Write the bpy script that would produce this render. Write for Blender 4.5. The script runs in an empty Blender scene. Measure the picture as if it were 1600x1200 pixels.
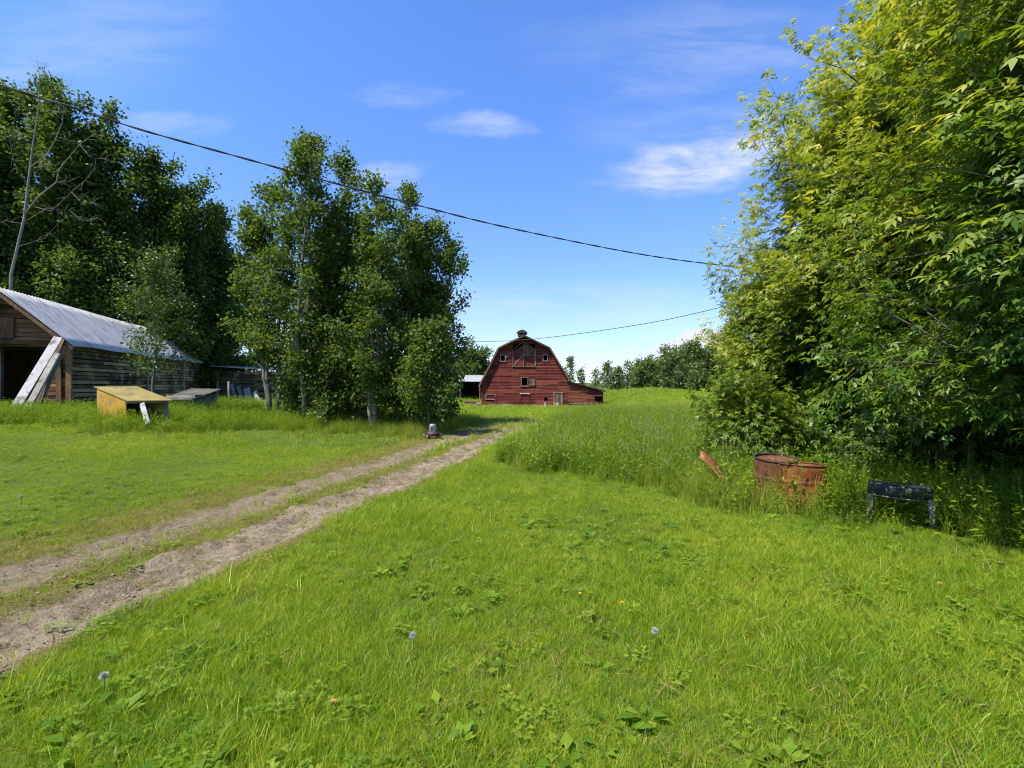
import bpy, math, random
import numpy as np
from mathutils import Vector, Matrix

S = bpy.context.scene
COL = S.collection
R_ = math.radians

# ------------------------------------------------------------------ camera
F = 755.0                      # focal length in pixels of the 1600 px wide photograph (17 mm on 36 mm)
CZ = 1.7
cam_d = bpy.data.cameras.new('camera')
cam_d.sensor_width = 36.0
cam_d.lens = 36.0 * F / 1600.0
cam_d.clip_start = 0.05
cam_d.clip_end = 5000
cam = bpy.data.objects.new('camera', cam_d)
cam.location = (0, 0, CZ)
cam.rotation_euler = (R_(90), 0, 0)
COL.objects.link(cam)
S.camera = cam

# ------------------------------------------------------------------ sun, sky, exposure
SUNV = Vector((-0.47, -0.36, 1.0)).normalized()
SUN_EL = math.asin(SUNV.z)
SUN_ROT = math.atan2(SUNV.x, SUNV.y)
sun_d = bpy.data.lights.new('sun', 'SUN')
sun_d.energy = 4.3
sun_d.angle = R_(0.53)
sun_d.color = (1.0, 0.94, 0.84)
sun = bpy.data.objects.new('sun', sun_d)
sun.rotation_euler = (-SUNV).to_track_quat('-Z', 'Y').to_euler()
sun.location = (-30, -30, 60)
COL.objects.link(sun)

S.view_settings.view_transform = 'Standard'
S.view_settings.look = 'None'
S.view_settings.gamma = 1.0
S.view_settings.exposure = 1.15
S.render.engine = 'CYCLES'
S.cycles.max_bounces = 8
S.cycles.diffuse_bounces = 5
S.cycles.glossy_bounces = 2
S.cycles.transmission_bounces = 5
S.cycles.transparent_max_bounces = 4
S.cycles.filter_width = 1.05
S.cycles.use_denoising = True
S.cycles.use_adaptive_sampling = True
S.cycles.adaptive_threshold = 0.02
S.cycles.caustics_reflective = False
S.cycles.caustics_refractive = False


class NT:
    """short helper round a node tree"""
    def __init__(s, tree):
        s.t = tree; s.n = tree.nodes; s.l = tree.links
    def new(s, typ, **kw):
        n = s.n.new(typ)
        for k, v in kw.items():
            setattr(n, k, v)
        return n
    def put(s, sock, v):
        if isinstance(v, bpy.types.NodeSocket):
            s.l.new(v, sock)
        elif v is not None:
            if isinstance(v, (tuple, list)) and len(v) == 3 and sock.type == 'RGBA':
                v = (*v, 1)
            sock.default_value = v
    def math(s, op, a, b=None, c=None, clamp=False):
        n = s.new('ShaderNodeMath', operation=op, use_clamp=clamp)
        s.put(n.inputs[0], a)
        if b is not None: s.put(n.inputs[1], b)
        if c is not None: s.put(n.inputs[2], c)
        return n.outputs[0]
    def mix(s, f, a, b, blend='MIX'):
        n = s.new('ShaderNodeMix', data_type='RGBA', blend_type=blend)
        s.put(n.inputs[0], f); s.put(n.inputs[6], a); s.put(n.inputs[7], b)
        return n.outputs[2]
    def noise(s, vec, scale, detail=4, rough=0.55, dist=0.0, dim='3D'):
        n = s.new('ShaderNodeTexNoise', noise_dimensions=dim)
        if vec is not None: s.l.new(vec, n.inputs['Vector'])
        n.inputs['Scale'].default_value = scale
        n.inputs['Detail'].default_value = detail
        n.inputs['Roughness'].default_value = rough
        n.inputs['Distortion'].default_value = dist
        return n.outputs[0]
    def maprange(s, v, a, b, c=0.0, d=1.0, smooth=True):
        n = s.new('ShaderNodeMapRange', interpolation_type='SMOOTHSTEP' if smooth else 'LINEAR')
        s.put(n.inputs[0], v)
        for i, q in enumerate((a, b, c, d)):
            n.inputs[i + 1].default_value = q
        return n.outputs[0]
    def mapping(s, vec, scale=(1, 1, 1), rot=(0, 0, 0), loc=(0, 0, 0)):
        n = s.new('ShaderNodeMapping')
        s.l.new(vec, n.inputs[0])
        n.inputs['Scale'].default_value = scale
        n.inputs['Rotation'].default_value = rot
        n.inputs['Location'].default_value = loc
        return n.outputs[0]
    def ramp(s, f, stops):
        n = s.new('ShaderNodeValToRGB')
        e = n.color_ramp.elements
        while len(e) < len(stops):
            e.new(0.5)
        for i, (p, c) in enumerate(stops):
            e[i].position = p; e[i].color = (*c, 1)
        s.put(n.inputs[0], f)
        return n.outputs[0]
    def attr(s, name):
        n = s.new('ShaderNodeAttribute', attribute_name=name)
        return n.outputs['Fac']


def build_world():
    w = bpy.data.worlds.new('World')
    S.world = w
    w.use_nodes = True
    T = NT(w.node_tree)
    T.n.clear()
    out = T.new('ShaderNodeOutputWorld')
    bg = T.new('ShaderNodeBackground')
    T.l.new(bg.outputs[0], out.inputs[0])
    sky = T.new('ShaderNodeTexSky', sky_type='NISHITA')
    sky.sun_disc = False
    sky.sun_elevation = SUN_EL
    sky.sun_rotation = SUN_ROT
    sky.altitude = 700
    sky.air_density = 1.0
    sky.dust_density = 0.6
    sky.ozone_density = 2.0
    tc = T.new('ShaderNodeTexCoord')
    sep = T.new('ShaderNodeSeparateXYZ')
    T.l.new(tc.outputs['Generated'], sep.inputs[0])
    dx, dy, dz = sep.outputs
    ys = T.math('MAXIMUM', dy, 0.05)
    u = T.math('DIVIDE', dx, ys)
    v = T.math('DIVIDE', dz, ys)
    # colour of clear air: polarised deep blue overhead, pale at the skyline
    el = T.maprange(dz, 0.0, 0.55)
    tint = T.mix(el, SKY_LOW, SKY_HIGH)
    base = T.mix(1.0, sky.outputs[0], tint, 'MULTIPLY')
    front = T.maprange(dy, 0.05, 0.3)
    cmb = T.new('ShaderNodeCombineXYZ')
    T.l.new(u, cmb.inputs[0]); T.l.new(v, cmb.inputs[1])
    wn = T.new('ShaderNodeTexNoise')
    T.l.new(cmb.outputs[0], wn.inputs['Vector'])
    wn.inputs['Scale'].default_value = 4.5; wn.inputs['Detail'].default_value = 6; wn.inputs['Roughness'].default_value = .6
    ws = T.new('ShaderNodeSeparateColor'); T.l.new(wn.outputs['Color'], ws.inputs[0])
    u = T.math('ADD', u, T.math('MULTIPLY', T.math('SUBTRACT', ws.outputs[0], .5), .26))
    v = T.math('ADD', v, T.math('MULTIPLY', T.math('SUBTRACT', ws.outputs[1], .5), .085))
    streak = T.noise(T.mapping(cmb.outputs[0], (1.6, 7.0, 1), (0, 0, R_(-8))), 2.4, 9, 0.62, 0.45)
    puff = T.noise(T.mapping(cmb.outputs[0], (1, 1.7, 1)), 16, 7, 0.6, 0.2)
    total = None
    for (px, py, hw, hh, tilt, st, kind) in CLOUDS:
        cu, cv = (px - 800) / F, (600 - py) / F
        ca, sa = math.cos(R_(tilt)), math.sin(R_(tilt))
        du = T.math('SUBTRACT', u, cu); dv = T.math('SUBTRACT', v, cv)
        a = T.math('ADD', T.math('MULTIPLY', du, ca * F / hw), T.math('MULTIPLY', dv, sa * F / hw))
        b = T.math('ADD', T.math('MULTIPLY', du, -sa * F / hh), T.math('MULTIPLY', dv, ca * F / hh))
        r = T.math('ADD', T.math('MULTIPLY', a, a), T.math('MULTIPLY', b, b))
        m = T.maprange(r, 1.0, 0.0)
        if kind == 's':
            m = T.math('MULTIPLY', m, T.maprange(streak, 0.32, 0.70, 0.06, 1.0))
        elif kind == 'p':
            m = T.maprange(T.math('ADD', m, T.math('SUBTRACT', puff, 0.5)), 0.25, 0.7)
        m = T.math('MULTIPLY', m, st)
        total = m if total is None else T.math('ADD', total, m)
    total = T.math('MULTIPLY', total, front, clamp=True)
    colr = T.mix(total, base, CLOUD_COL)
    T.l.new(colr, bg.inputs[0])
    bg.inputs[1].default_value = SKY_STRENGTH


SKY_STRENGTH = 0.110
SKY_LOW = (.66, .74, .93)
SKY_HIGH = (0.62, 0.88, 1.32)
CLOUD_COL = (3.6, 3.8, 4.35)
CLOUDS = [  # px, py, half width, half height, tilt, strength, kind
    (748, 200, 100, 26, -2, 0.55, 's'), (1085, 258, 190, 48, 8, 0.55, 's'), (1120, 235, 190, 60, 16, 0.35, 's'),
    (645, 146, 95, 24, 0, 0.22, 's'), (600, 272, 75, 32, 5, 0.35, 's'), (260, 190, 120, 26, 0, 0.25, 's'),
    (1060, 165, 260, 150, 35, 0.14, 's'), (80, 80, 330, 120, 10, 0.20, 's'), (1130, 70, 400, 90, 0, 0.12, 's'),
    (860, 510, 460, 80, 0, 0.38, 's'), (900, 585, 900, 70, 0, 0.16, 'f'),
    (1090, 538, 75, 24, 8, 0.85, 'p'), (1045, 548, 40, 14, 0, 0.6, 'p'), (1180, 520, 70, 30, 0, 0.8, 'p'), (1300, 540, 90, 40, 0, 0.7, 'p'),
]
build_world()

# ------------------------------------------------------------------ terrain
def sst(a, b, x):
    t = np.clip((np.asarray(x, float) - a) / (b - a), 0, 1)
    return t * t * (3 - 2 * t)

TRK_Y = np.array([-6, 1.0, 2.0, 3.17, 3.95, 5.42, 7.13, 10.27, 14.3, 17.8, 24, 32, 45, 55, 80, 120])
TRK_X = np.array([-4.6, -3.8, -3.6, -3.36, -3.14, -2.82, -2.36, -1.55, -0.72, 0.0, 1.2, 3.2, 9.0, 14, 27, 45])

def track_x(y):
    return np.interp(y, TRK_Y, TRK_X)

_rng = np.random.default_rng(5)
_W = [(_rng.uniform(.15, 1.1), _rng.uniform(.15, 1.1), _rng.uniform(0, 6.28), _rng.choice([-1, 1])) for _ in range(9)]

def wob(x, y):
    s = 0
    for a, b, p, q in _W:
        s = s + np.sin(a * x + q * b * y + p)
    return s / 9.0

def h0(x, y):
    x = np.asarray(x, float); y = np.asarray(y, float)
    bank = 0.62 * (1 - sst(-13, -4, x)) * (1 - .4 * sst(18, 40, y)) * sst(-3, 9, y)
    dipa = 1.12 - 0.95 * sst(9, 19, x)
    z = bank - dipa * sst(20, 55, y) + (dipa + .1) * sst(66, 105, y)
    z = z + 1.0 * np.exp(-((x - 23) / 7.0) ** 2 - ((y - 78) / 9.0) ** 2)
    z = z + 2.5 * sst(130, 500, y)
    z = z + 0.05 * wob(x, y) * sst(2, 8, y) + .02 * wob(3.1 * x + 2, 2.7 * y)
    return z

def rut(x, y):
    c = x - track_x(y)
    f = 1 - sst(18, 30, y)
    return -(0.055 * np.exp(-(c / .26) ** 4) + 0.035 * np.exp(-((c + 1.35) / .22) ** 4)) * f

def h(x, y):
    return h0(x, y) + rut(np.asarray(x, float), np.asarray(y, float))

def hz(x, y):
    return float(h(x, y))

def G(px, D):
    """ground point straight below image column px at depth D"""
    x = (px - 800) / F * D
    return Vector((x, D, hz(x, D)))

def P(px, py, D):
    return Vector(((px - 800) / F * D, D, CZ - (py - 600) / F * D))

# ------------------------------------------------------------------ mesh helpers
def set_props(o, label=None, cat=None, group=None, kind=None):
    if label: o['label'] = label
    if cat: o['category'] = cat
    if group: o['group'] = group
    if kind: o['kind'] = kind
    return o

def link(name, mesh, parent=None, mat=None):
    o = bpy.data.objects.new(name, mesh)
    COL.objects.link(o)
    if parent is not None:
        o.parent = parent
    if mat is not None:
        mesh.materials.append(mat)
    return o

def thing(name, label, cat, loc=(0, 0, 0), rz=0.0, group=None):
    o = bpy.data.objects.new(name, None)
    o.empty_display_size = .2
    COL.objects.link(o)
    o.location = loc
    o.rotation_euler = (0, 0, rz)
    return set_props(o, label, cat, group)

class MB:
    """collects boxes, boards, tubes; build() links them as one mesh"""
    def __init__(s):
        s.v = []; s.f = []; s.t = []; s.sm = []
    def add(s, vs, fs, tint=.5, smooth=False):
        b = len(s.v)
        s.v += [tuple(p) for p in vs]
        s.f += [tuple(i + b for i in f) for f in fs]
        s.t += [tint] * len(vs)
        s.sm += [smooth] * len(fs)
    def box(s, c, d, M=None, tint=.5, jit=0.0, rng=random):
        x, y, z = d[0] / 2, d[1] / 2, d[2] / 2
        vs = []
        for k in range(8):
            p = Vector(((x if k & 1 else -x), (y if k & 2 else -y), (z if k & 4 else -z)))
            if jit:
                p += Vector((rng.uniform(-jit, jit), rng.uniform(-jit, jit), rng.uniform(-jit, jit)))
            p = (M @ p if M is not None else p) + Vector(c)
            vs.append(p)
        s.add(vs, [(0, 2, 3, 1), (4, 5, 7, 6), (0, 1, 5, 4), (2, 6, 7, 3), (0, 4, 6, 2), (1, 3, 7, 5)], tint)
    def bar(s, a, b, w, t, up=Vector((0, 0, 1)), tint=.5, jit=0.0, rng=random):
        """board from a to b, width w, thickness t (thickness along 'up' made square to it)"""
        a = Vector(a); b = Vector(b)
        x = (b - a); L = x.length; x.normalize()
        y = Vector(up).cross(x)
        if y.length < 1e-4: y = Vector((1, 0, 0)).cross(x)
        y.normalize(); z = x.cross(y)
        M = Matrix((x, y, z)).transposed()
        s.box((a + b) / 2, (L, w, t), M, tint, jit, rng)
    def prism(s, poly, vec, tint=.5):
        """extrude a polygon (list of points) along vec"""
        n = len(poly)
        vs = [Vector(p) for p in poly] + [Vector(p) + Vector(vec) for p in poly]
        fs = [tuple(range(n))[::-1], tuple(range(n, 2 * n))]
        fs += [(i, (i + 1) % n, (i + 1) % n + n, i + n) for i in range(n)]
        s.add(vs, fs, tint)
    def tube(s, pts, rad, sides=6, tint=.5, caps=True):
        pts = [Vector(p) for p in pts]
        n = len(pts)
        if not hasattr(rad, '__len__'): rad = [rad] * n
        vs = []
        ref = None
        for i in range(n):
            d = pts[min(i + 1, n - 1)] - pts[max(i - 1, 0)]
            d.normalize()
            if ref is None:
                ref = Vector((1, 0, 0)) if abs(d.x) < .8 else Vector((0, 1, 0))
            a = (ref - d * ref.dot(d)).normalized(); b = d.cross(a); ref = a
            for k in range(sides):
                q = 2 * math.pi * k / sides
                vs.append(pts[i] + (a * math.cos(q) + b * math.sin(q)) * rad[i])
        fs = []
        for i in range(n - 1):
            for k in range(sides):
                k2 = (k + 1) % sides
                fs.append((i * sides + k, i * sides + k2, (i + 1) * sides + k2, (i + 1) * sides + k))
        s.add(vs, fs, tint, True)
        if caps:
            b = len(s.v) - len(vs)
            s.f.append(tuple(b + k for k in range(sides))[::-1]); s.sm.append(False)
            s.f.append(tuple(b + (n - 1) * sides + k for k in range(sides))); s.sm.append(False)
    def lathe(s, prof, c=(0, 0, 0), sides=24, tint=.5, M=None):
        vs = []
        for r, z in prof:
            for k in range(sides):
                q = 2 * math.pi * k / sides
                p = Vector((r * math.cos(q), r * math.sin(q), z))
                vs.append((M @ p if M is not None else p) + Vector(c))
        fs = []
        for i in range(len(prof) - 1):
            for k in range(sides):
                k2 = (k + 1) % sides
                fs.append((i * sides + k, i * sides + k2, (i + 1) * sides + k2, (i + 1) * sides + k))
        s.add(vs, fs, tint, True)
    def mesh(s, name):
        m = bpy.data.meshes.new(name)
        m.from_pydata(s.v, [], s.f)
        m.polygons.foreach_set('use_smooth', s.sm)
        a = m.attributes.new('tint', 'FLOAT', 'POINT')
        a.data.foreach_set('value', s.t)
        m.update()
        return m
    def build(s, name, mat, parent=None):
        return link(name, s.mesh(name), parent, mat)

def quads_mesh(name, V, tint):
    """V (n,4,3) numpy -> one mesh of n loose quads"""
    n = len(V)
    m = bpy.data.meshes.new(name)
    m.vertices.add(n * 4); m.loops.add(n * 4); m.polygons.add(n)
    m.vertices.foreach_set('co', np.ascontiguousarray(V, dtype=np.float32).ravel())
    m.loops.foreach_set('vertex_index', np.arange(n * 4, dtype=np.int32))
    m.polygons.foreach_set('loop_start', np.arange(0, n * 4, 4, dtype=np.int32))
    a = m.attributes.new('tint', 'FLOAT', 'POINT')
    a.data.foreach_set('value', np.repeat(np.asarray(tint, np.float32), 4))
    m.update(calc_edges=True)
    return m

def unit(v):
    return v / np.maximum(np.linalg.norm(v, axis=-1, keepdims=True), 1e-9)

def leaf_quads(p, a, n, L, W, fold=.12):
    """diamond leaves: base p, axis a, normal n"""
    a = unit(a)
    s = unit(np.cross(a, n)); n = np.cross(s, a)
    L = np.asarray(L)[:, None]; W = np.asarray(W)[:, None]
    mid = p + a * L * .42
    up = n * W * fold
    return np.stack([p, mid + s * W * .5 + up, p + a * L - n * L * .08, mid - s * W * .5 + up], 1)

# ------------------------------------------------------------------ materials
def new_mat(name):
    m = bpy.data.materials.new(name)
    m.use_nodes = True
    T = NT(m.node_tree)
    T.n.clear()
    out = T.new('ShaderNodeOutputMaterial')
    return m, T, out

def principled(T, out, col, rough=.8, spec=.3, metal=0.0, bump=None, bstr=.3, bdist=.02):
    p = T.new('ShaderNodeBsdfPrincipled')
    T.put(p.inputs['Base Color'], col)
    T.put(p.inputs['Roughness'], rough)
    p.inputs['Specular IOR Level'].default_value = spec
    T.put(p.inputs['Metallic'], metal)
    if bump is not None:
        b = T.new('ShaderNodeBump')
        b.inputs['Strength'].default_value = bstr
        b.inputs['Distance'].default_value = bdist
        T.l.new(bump, b.inputs['Height'])
        T.l.new(b.outputs[0], p.inputs['Normal'])
    if out is not None:
        T.l.new(p.outputs[0], out.inputs[0])
    return p

def leaf_mat(name, stops, transl=.4, rough=.45, spec=.35, patch=None, inst=False, tcol=(1.5, 1.35, .5)):
    m, T, out = new_mat(name)
    f = T.attr('tint')
    if inst:
        oi = T.new('ShaderNodeObjectInfo')
        f = T.math('ADD', T.math('MULTIPLY', f, .62), T.math('MULTIPLY', oi.outputs['Random'], .38))
    if patch:
        g = T.new('ShaderNodeNewGeometry')
        q = T.noise(g.outputs['Position'], patch[0], 4, .6)
        f = T.math('ADD', f, T.math('MULTIPLY', T.math('SUBTRACT', q, .5), patch[1]), clamp=True)
    col = T.ramp(f, stops)
    p = principled(T, None, col, rough, spec)
    t = T.new('ShaderNodeBsdfTranslucent')
    T.l.new(T.mix(1.0, col, tcol, 'MULTIPLY'), t.inputs[0])
    mx = T.new('ShaderNodeMixShader')
    mx.inputs[0].default_value = transl
    T.l.new(p.outputs[0], mx.inputs[1]); T.l.new(t.outputs[0], mx.inputs[2])
    T.l.new(mx.outputs[0], out.inputs[0])
    return m

def wood_mat(name, dark, mid, light, grain=(30, 2, 30), rough=.85, stain_dapple=None):
    m, T, out = new_mat(name)
    tc = T.new('ShaderNodeTexCoord')
    n1 = T.noise(T.mapping(tc.outputs['Object'], grain), 1.0, 6, .65, .4)
    n2 = T.noise(tc.outputs['Object'], 1.3, 4, .6)
    f = T.math('ADD', T.math('MULTIPLY', n1, .6), T.math('MULTIPLY', T.attr('tint'), .5))
    f = T.math('ADD', f, T.math('MULTIPLY', T.math('SUBTRACT', n2, .5), .6))
    col = T.ramp(f, [(.25, dark), (.55, mid), (.85, light)])
    if stain_dapple:
        k = T.maprange(T.noise(tc.outputs['Object'], stain_dapple[1], 4, .65), stain_dapple[2], stain_dapple[3])
        col = T.mix(k, col, stain_dapple[0])
    principled(T, out, col, rough, .2, 0, n1, .5, .01)
    return m

def plain_mat(name, c1, c2, scale=6, rough=.7, spec=.3, metal=0.0, bstr=.2):
    m, T, out = new_mat(name)
    tc = T.new('ShaderNodeTexCoord')
    n = T.noise(tc.outputs['Object'], scale, 5, .65)
    col = T.mix(T.maprange(n, .35, .65), c1, c2)
    principled(T, out, col, rough, spec, metal, n, bstr, .01)
    return m

M = {}
M['bark_pale'] = wood_mat('poplar_bark', (.05, .047, .034), (.14, .13, .10), (.30, .285, .235), (6, 6, 1.5))
M['bark_dark'] = wood_mat('dark_bark', (.03, .026, .02), (.085, .075, .055), (.17, .15, .12), (12, 12, 3))
M['bark_dead'] = wood_mat('dead_bark', (.08, .074, .066), (.15, .14, .125), (.25, .235, .21), (8, 8, 2))
M['leaf_poplar'] = leaf_mat('poplar_leaf', [(0, (.034, .072, .014)), (.45, (.075, .128, .021)), (.8, (.130, .185, .034)), (1, (.18, .22, .05))], .48, .5, .22)
M['leaf_big'] = leaf_mat('dark_poplar_leaf', [(0, (.030, .065, .014)), (.5, (.070, .122, .021)), (.85, (.125, .175, .032)), (1, (.17, .20, .045))], .46, .5, .22)
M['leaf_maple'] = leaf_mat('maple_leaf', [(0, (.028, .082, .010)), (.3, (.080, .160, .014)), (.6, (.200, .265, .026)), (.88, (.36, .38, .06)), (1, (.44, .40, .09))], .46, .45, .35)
M['leaf_light'] = leaf_mat('light_leaf', [(0, (.03, .07, .012)), (.5, (.075, .125, .02)), (1, (.14, .18, .035))], .35)
M['leaf_far'] = leaf_mat('far_leaf', [(0, (.050, .085, .026)), (.5, (.105, .155, .040)), (1, (.17, .21, .065))], .3)
M['grass'] = leaf_mat('grass_blade', [(0, (.050, .130, .006)), (.26, (.140, .255, .010)), (.55, (.245, .345, .014)), (.86, (.36, .40, .024)), (1, (.46, .41, .07))], .44, .45, .35, (.6, 1.0), True)
M['grass_tall'] = leaf_mat('tall_grass_blade', [(0, (.060, .125, .010)), (.35, (.150, .225, .018)), (.7, (.25, .30, .035)), (1, (.40, .38, .12))], .45, .5, .2, (.5, .6), True)
M['grass_dry'] = leaf_mat('dry_grass_blade', [(0, (.12, .14, .02)), (.5, (.20, .18, .04)), (1, (.30, .24, .09))], .35, .6, .2, (.8, .5), True)
M['weed'] = leaf_mat('weed_leaf', [(0, (.050, .125, .008)), (.5, (.135, .23, .014)), (1, (.26, .33, .03))], .42, .5, .22, (.5, .5), True)

def ground_mat():
    m, T, out = new_mat('ground_turf')
    g = T.new('ShaderNodeNewGeometry')
    n1 = T.noise(g.outputs['Position'], .35, 5, .6)
    n2 = T.noise(g.outputs['Position'], 5, 5, .7)
    n3 = T.noise(g.outputs['Position'], 40, 3, .7)
    f = T.math('ADD', T.math('MULTIPLY', n1, .45), T.math('ADD', T.math('MULTIPLY', n2, .3), T.math('MULTIPLY', n3, .25)))
    col = T.ramp(f, [(.32, (.028, .042, .010)), (.48, (.055, .085, .011)), (.6, (.10, .135, .016)), (.72, (.15, .15, .04))])
    principled(T, out, col, .95, .1, 0, n3, .6, .03)
    return m
M['ground'] = ground_mat()

def track_mat():
    m, T, out = new_mat('packed_dirt')
    g = T.new('ShaderNodeNewGeometry')
    pos = g.outputs['Position']
    c = T.attr('cross'); along = T.attr('along')
    n1 = T.noise(pos, 2.2, 6, .65)
    n2 = T.noise(pos, 14, 6, .7)
    n3 = T.noise(pos, 60, 4, .7)
    f = T.math('ADD', T.math('MULTIPLY', n1, .3), T.math('ADD', T.math('MULTIPLY', n2, .38), T.math('MULTIPLY', n3, .32)))
    dirt = T.ramp(f, [(.36, (.042, .030, .018)), (.43, (.15, .112, .066)), (.51, (.27, .213, .137)), (.61, (.38, .312, .212))])
    dry = T.ramp(f, [(.36, (.07, .075, .018)), (.5, (.15, .14, .035)), (.64, (.23, .195, .07))])
    # bare ruts are greyer, the verges straw coloured
    cw = T.math('ADD', c, T.math('MULTIPLY', T.math('SUBTRACT', n1, .5), .5))
    near = T.maprange(T.math('ABSOLUTE', cw), .50, .34)
    far = T.maprange(T.math('ABSOLUTE', T.math('ADD', cw, 1.25)), .48, .28)
    k = T.math('MAXIMUM', near, T.math('MULTIPLY', far, .85))
    k = T.math('MULTIPLY', k, T.maprange(along, 26, 12, .25, 1.0))
    col = T.mix(k, dry, dirt)
    red = T.math('MULTIPLY', far, T.maprange(n1, .4, .6, 0, .5))
    col = T.mix(red, col, (.21, .155, .12))
    principled(T, out, col, .95, .1, 0, T.math('ADD', n2, T.math('MULTIPLY', n3, .5)), 1.0, .06)
    return m
M['track'] = track_mat()

# ------------------------------------------------------------------ ground and track
def grid_mesh(name, xs, ys, zf):
    X, Y = np.meshgrid(xs, ys)
    Z = zf(X, Y)
    nx, ny = len(xs), len(ys)
    m = bpy.data.meshes.new(name)
    co = np.stack([X, Y, Z], -1).reshape(-1, 3)
    i = np.arange(nx * ny).reshape(ny, nx)
    f = np.stack([i[:-1, :-1], i[:-1, 1:], i[1:, 1:], i[1:, :-1]], -1).reshape(-1, 4)
    m.vertices.add(len(co)); m.loops.add(f.size); m.polygons.add(len(f))
    m.vertices.foreach_set('co', co.astype(np.float32).ravel())
    m.loops.foreach_set('vertex_index', f.astype(np.int32).ravel())
    m.polygons.foreach_set('loop_start', np.arange(0, f.size, 4, dtype=np.int32))
    m.polygons.foreach_set('use_smooth', np.ones(len(f), bool))
    m.update(calc_edges=True)
    return m, X, Y

def spaced(lo, hi, fine, ratio, c0, c1):
    a = list(np.arange(c0, c1 + 1e-6, fine))
    s = fine
    while a[-1] < hi:
        s *= ratio; a.append(a[-1] + s)
    s = fine
    while a[0] > lo:
        s *= ratio; a.insert(0, a[0] - s)
    return np.array(a)

def trk_in(X, Y):
    c = X - track_x(Y)
    return sst(-2.6, -2.35, c) * (1 - sst(.40, .6, c)) * (1 - sst(24, 27, Y))

gm, _, _ = grid_mesh('ground', spaced(-900, 900, .22, 1.08, -9, 9), spaced(-60, 1500, .22, 1.05, -2, 16),
                     lambda X, Y: h(X, Y) - .07 * trk_in(X, Y))
link('ground', gm, None, M['ground'])['kind'] = 'structure'

def build_track():
    ys = np.concatenate([np.arange(-3, 8, .05), np.arange(8, 27, .12)])
    cs = np.arange(-2.75, .85, .04)
    C, Y = np.meshgrid(cs, ys)
    X = C + track_x(Y)
    Z = h(X, Y)
    r = np.random.default_rng(3)
    # clods and tyre marks: finer waves in the bare rut
    nz = np.zeros_like(X)
    for _ in range(26):
        a = r.uniform(0, 6.28); k = r.uniform(6, 34)
        nz += np.sin(k * (X * math.cos(a) * 1.6 + Y * math.sin(a) * .7) + r.uniform(0, 6.28)) / (k ** .45)
    nz /= np.std(nz)
    bare = np.exp(-(C / .42) ** 6) + .5 * np.exp(-((C + 1.3) / .3) ** 4)
    Z += np.clip(nz, -1.5, 2.6) * .015 * bare + .002
    Z += .034 * np.exp(-((C + .45 + .04 * np.sin(Y * 5)) / .06) ** 2) * np.clip(np.sin(Y * 3.1) * .6 + .4 + .5 * np.sin(Y * 9.7) + .3 * np.sin(Y * 23), 0, 2)
    edge = np.minimum(sst(-2.75, -2.5, C), 1 - sst(.45, .75, C))
    Z -= .09 * (1 - edge)
    Z -= .09 * sst(24, 26.8, Y)
    ny, nx = X.shape
    m = bpy.data.meshes.new('dirt_track')
    co = np.stack([X, Y, Z], -1).reshape(-1, 3)
    i = np.arange(nx * ny).reshape(ny, nx)
    f = np.stack([i[:-1, :-1], i[:-1, 1:], i[1:, 1:], i[1:, :-1]], -1).reshape(-1, 4)
    m.vertices.add(len(co)); m.loops.add(f.size); m.polygons.add(len(f))
    m.vertices.foreach_set('co', co.astype(np.float32).ravel())
    m.loops.foreach_set('vertex_index', f.astype(np.int32).ravel())
    m.polygons.foreach_set('loop_start', np.arange(0, f.size, 4, dtype=np.int32))
    m.polygons.foreach_set('use_smooth', np.ones(len(f), bool))
    for nm, arr in (('cross', C), ('along', Y)):
        a = m.attributes.new(nm, 'FLOAT', 'POINT')
        a.data.foreach_set('value', arr.astype(np.float32).ravel())
    m.update(calc_edges=True)
    link('dirt_track', m, None, M['track'])['kind'] = 'structure'
build_track()

# ------------------------------------------------------------------ buildings
M['barn_red'] = wood_mat('weathered_red_paint', (.043, .012, .009), (.135, .026, .017), (.215, .056, .034), (1.2, 30, 34), .8, ((.15, .08, .055), 1.1, .57, .78))
M['barn_trim'] = wood_mat('faded_trim', (.09, .055, .038), (.20, .145, .105), (.33, .27, .215), (20, 20, 20))
M['barn_brown'] = wood_mat('bare_brown_wood', (.06, .035, .022), (.16, .095, .06), (.27, .18, .12), (20, 20, 4))
M['shingle'] = plain_mat('dark_shingle', (.035, .030, .026), (.085, .072, .06), 9, .9, .1)
M['white_wood'] = wood_mat('white_painted_wood', (.10, .095, .085), (.30, .29, .265), (.46, .45, .42), (5, 22, 22), .75, ((.13, .12, .10), 3.0, .50, .66))  # grey patches: weathering plus shadow spots painted into the colour
M['grey_wood'] = wood_mat('grey_weathered_wood', (.07, .062, .052), (.19, .175, .15), (.36, .34, .30), (3, 26, 26))
M['shed_wood'] = wood_mat('dark_siding', (.022, .014, .008), (.135, .088, .042), (.37, .265, .125), (2.2, 2.2, 34), .85, ((.32, .26, .10), .9, .50, .72))
M['shed_front'] = wood_mat('rusty_brown_siding', (.022, .012, .007), (.12, .058, .028), (.36, .18, .085), (2.2, 2.2, 34))
M['post_orange'] = wood_mat('peeling_orange_post', (.03, .018, .013), (.12, .058, .027), (.30, .16, .075), (16, 16, 2.5), .85, ((.10, .085, .07), 2.5, .48, .66))
M['inside'] = plain_mat('dark_interior', (.012, .010, .008), (.03, .025, .02), 4, .95, .05)

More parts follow.
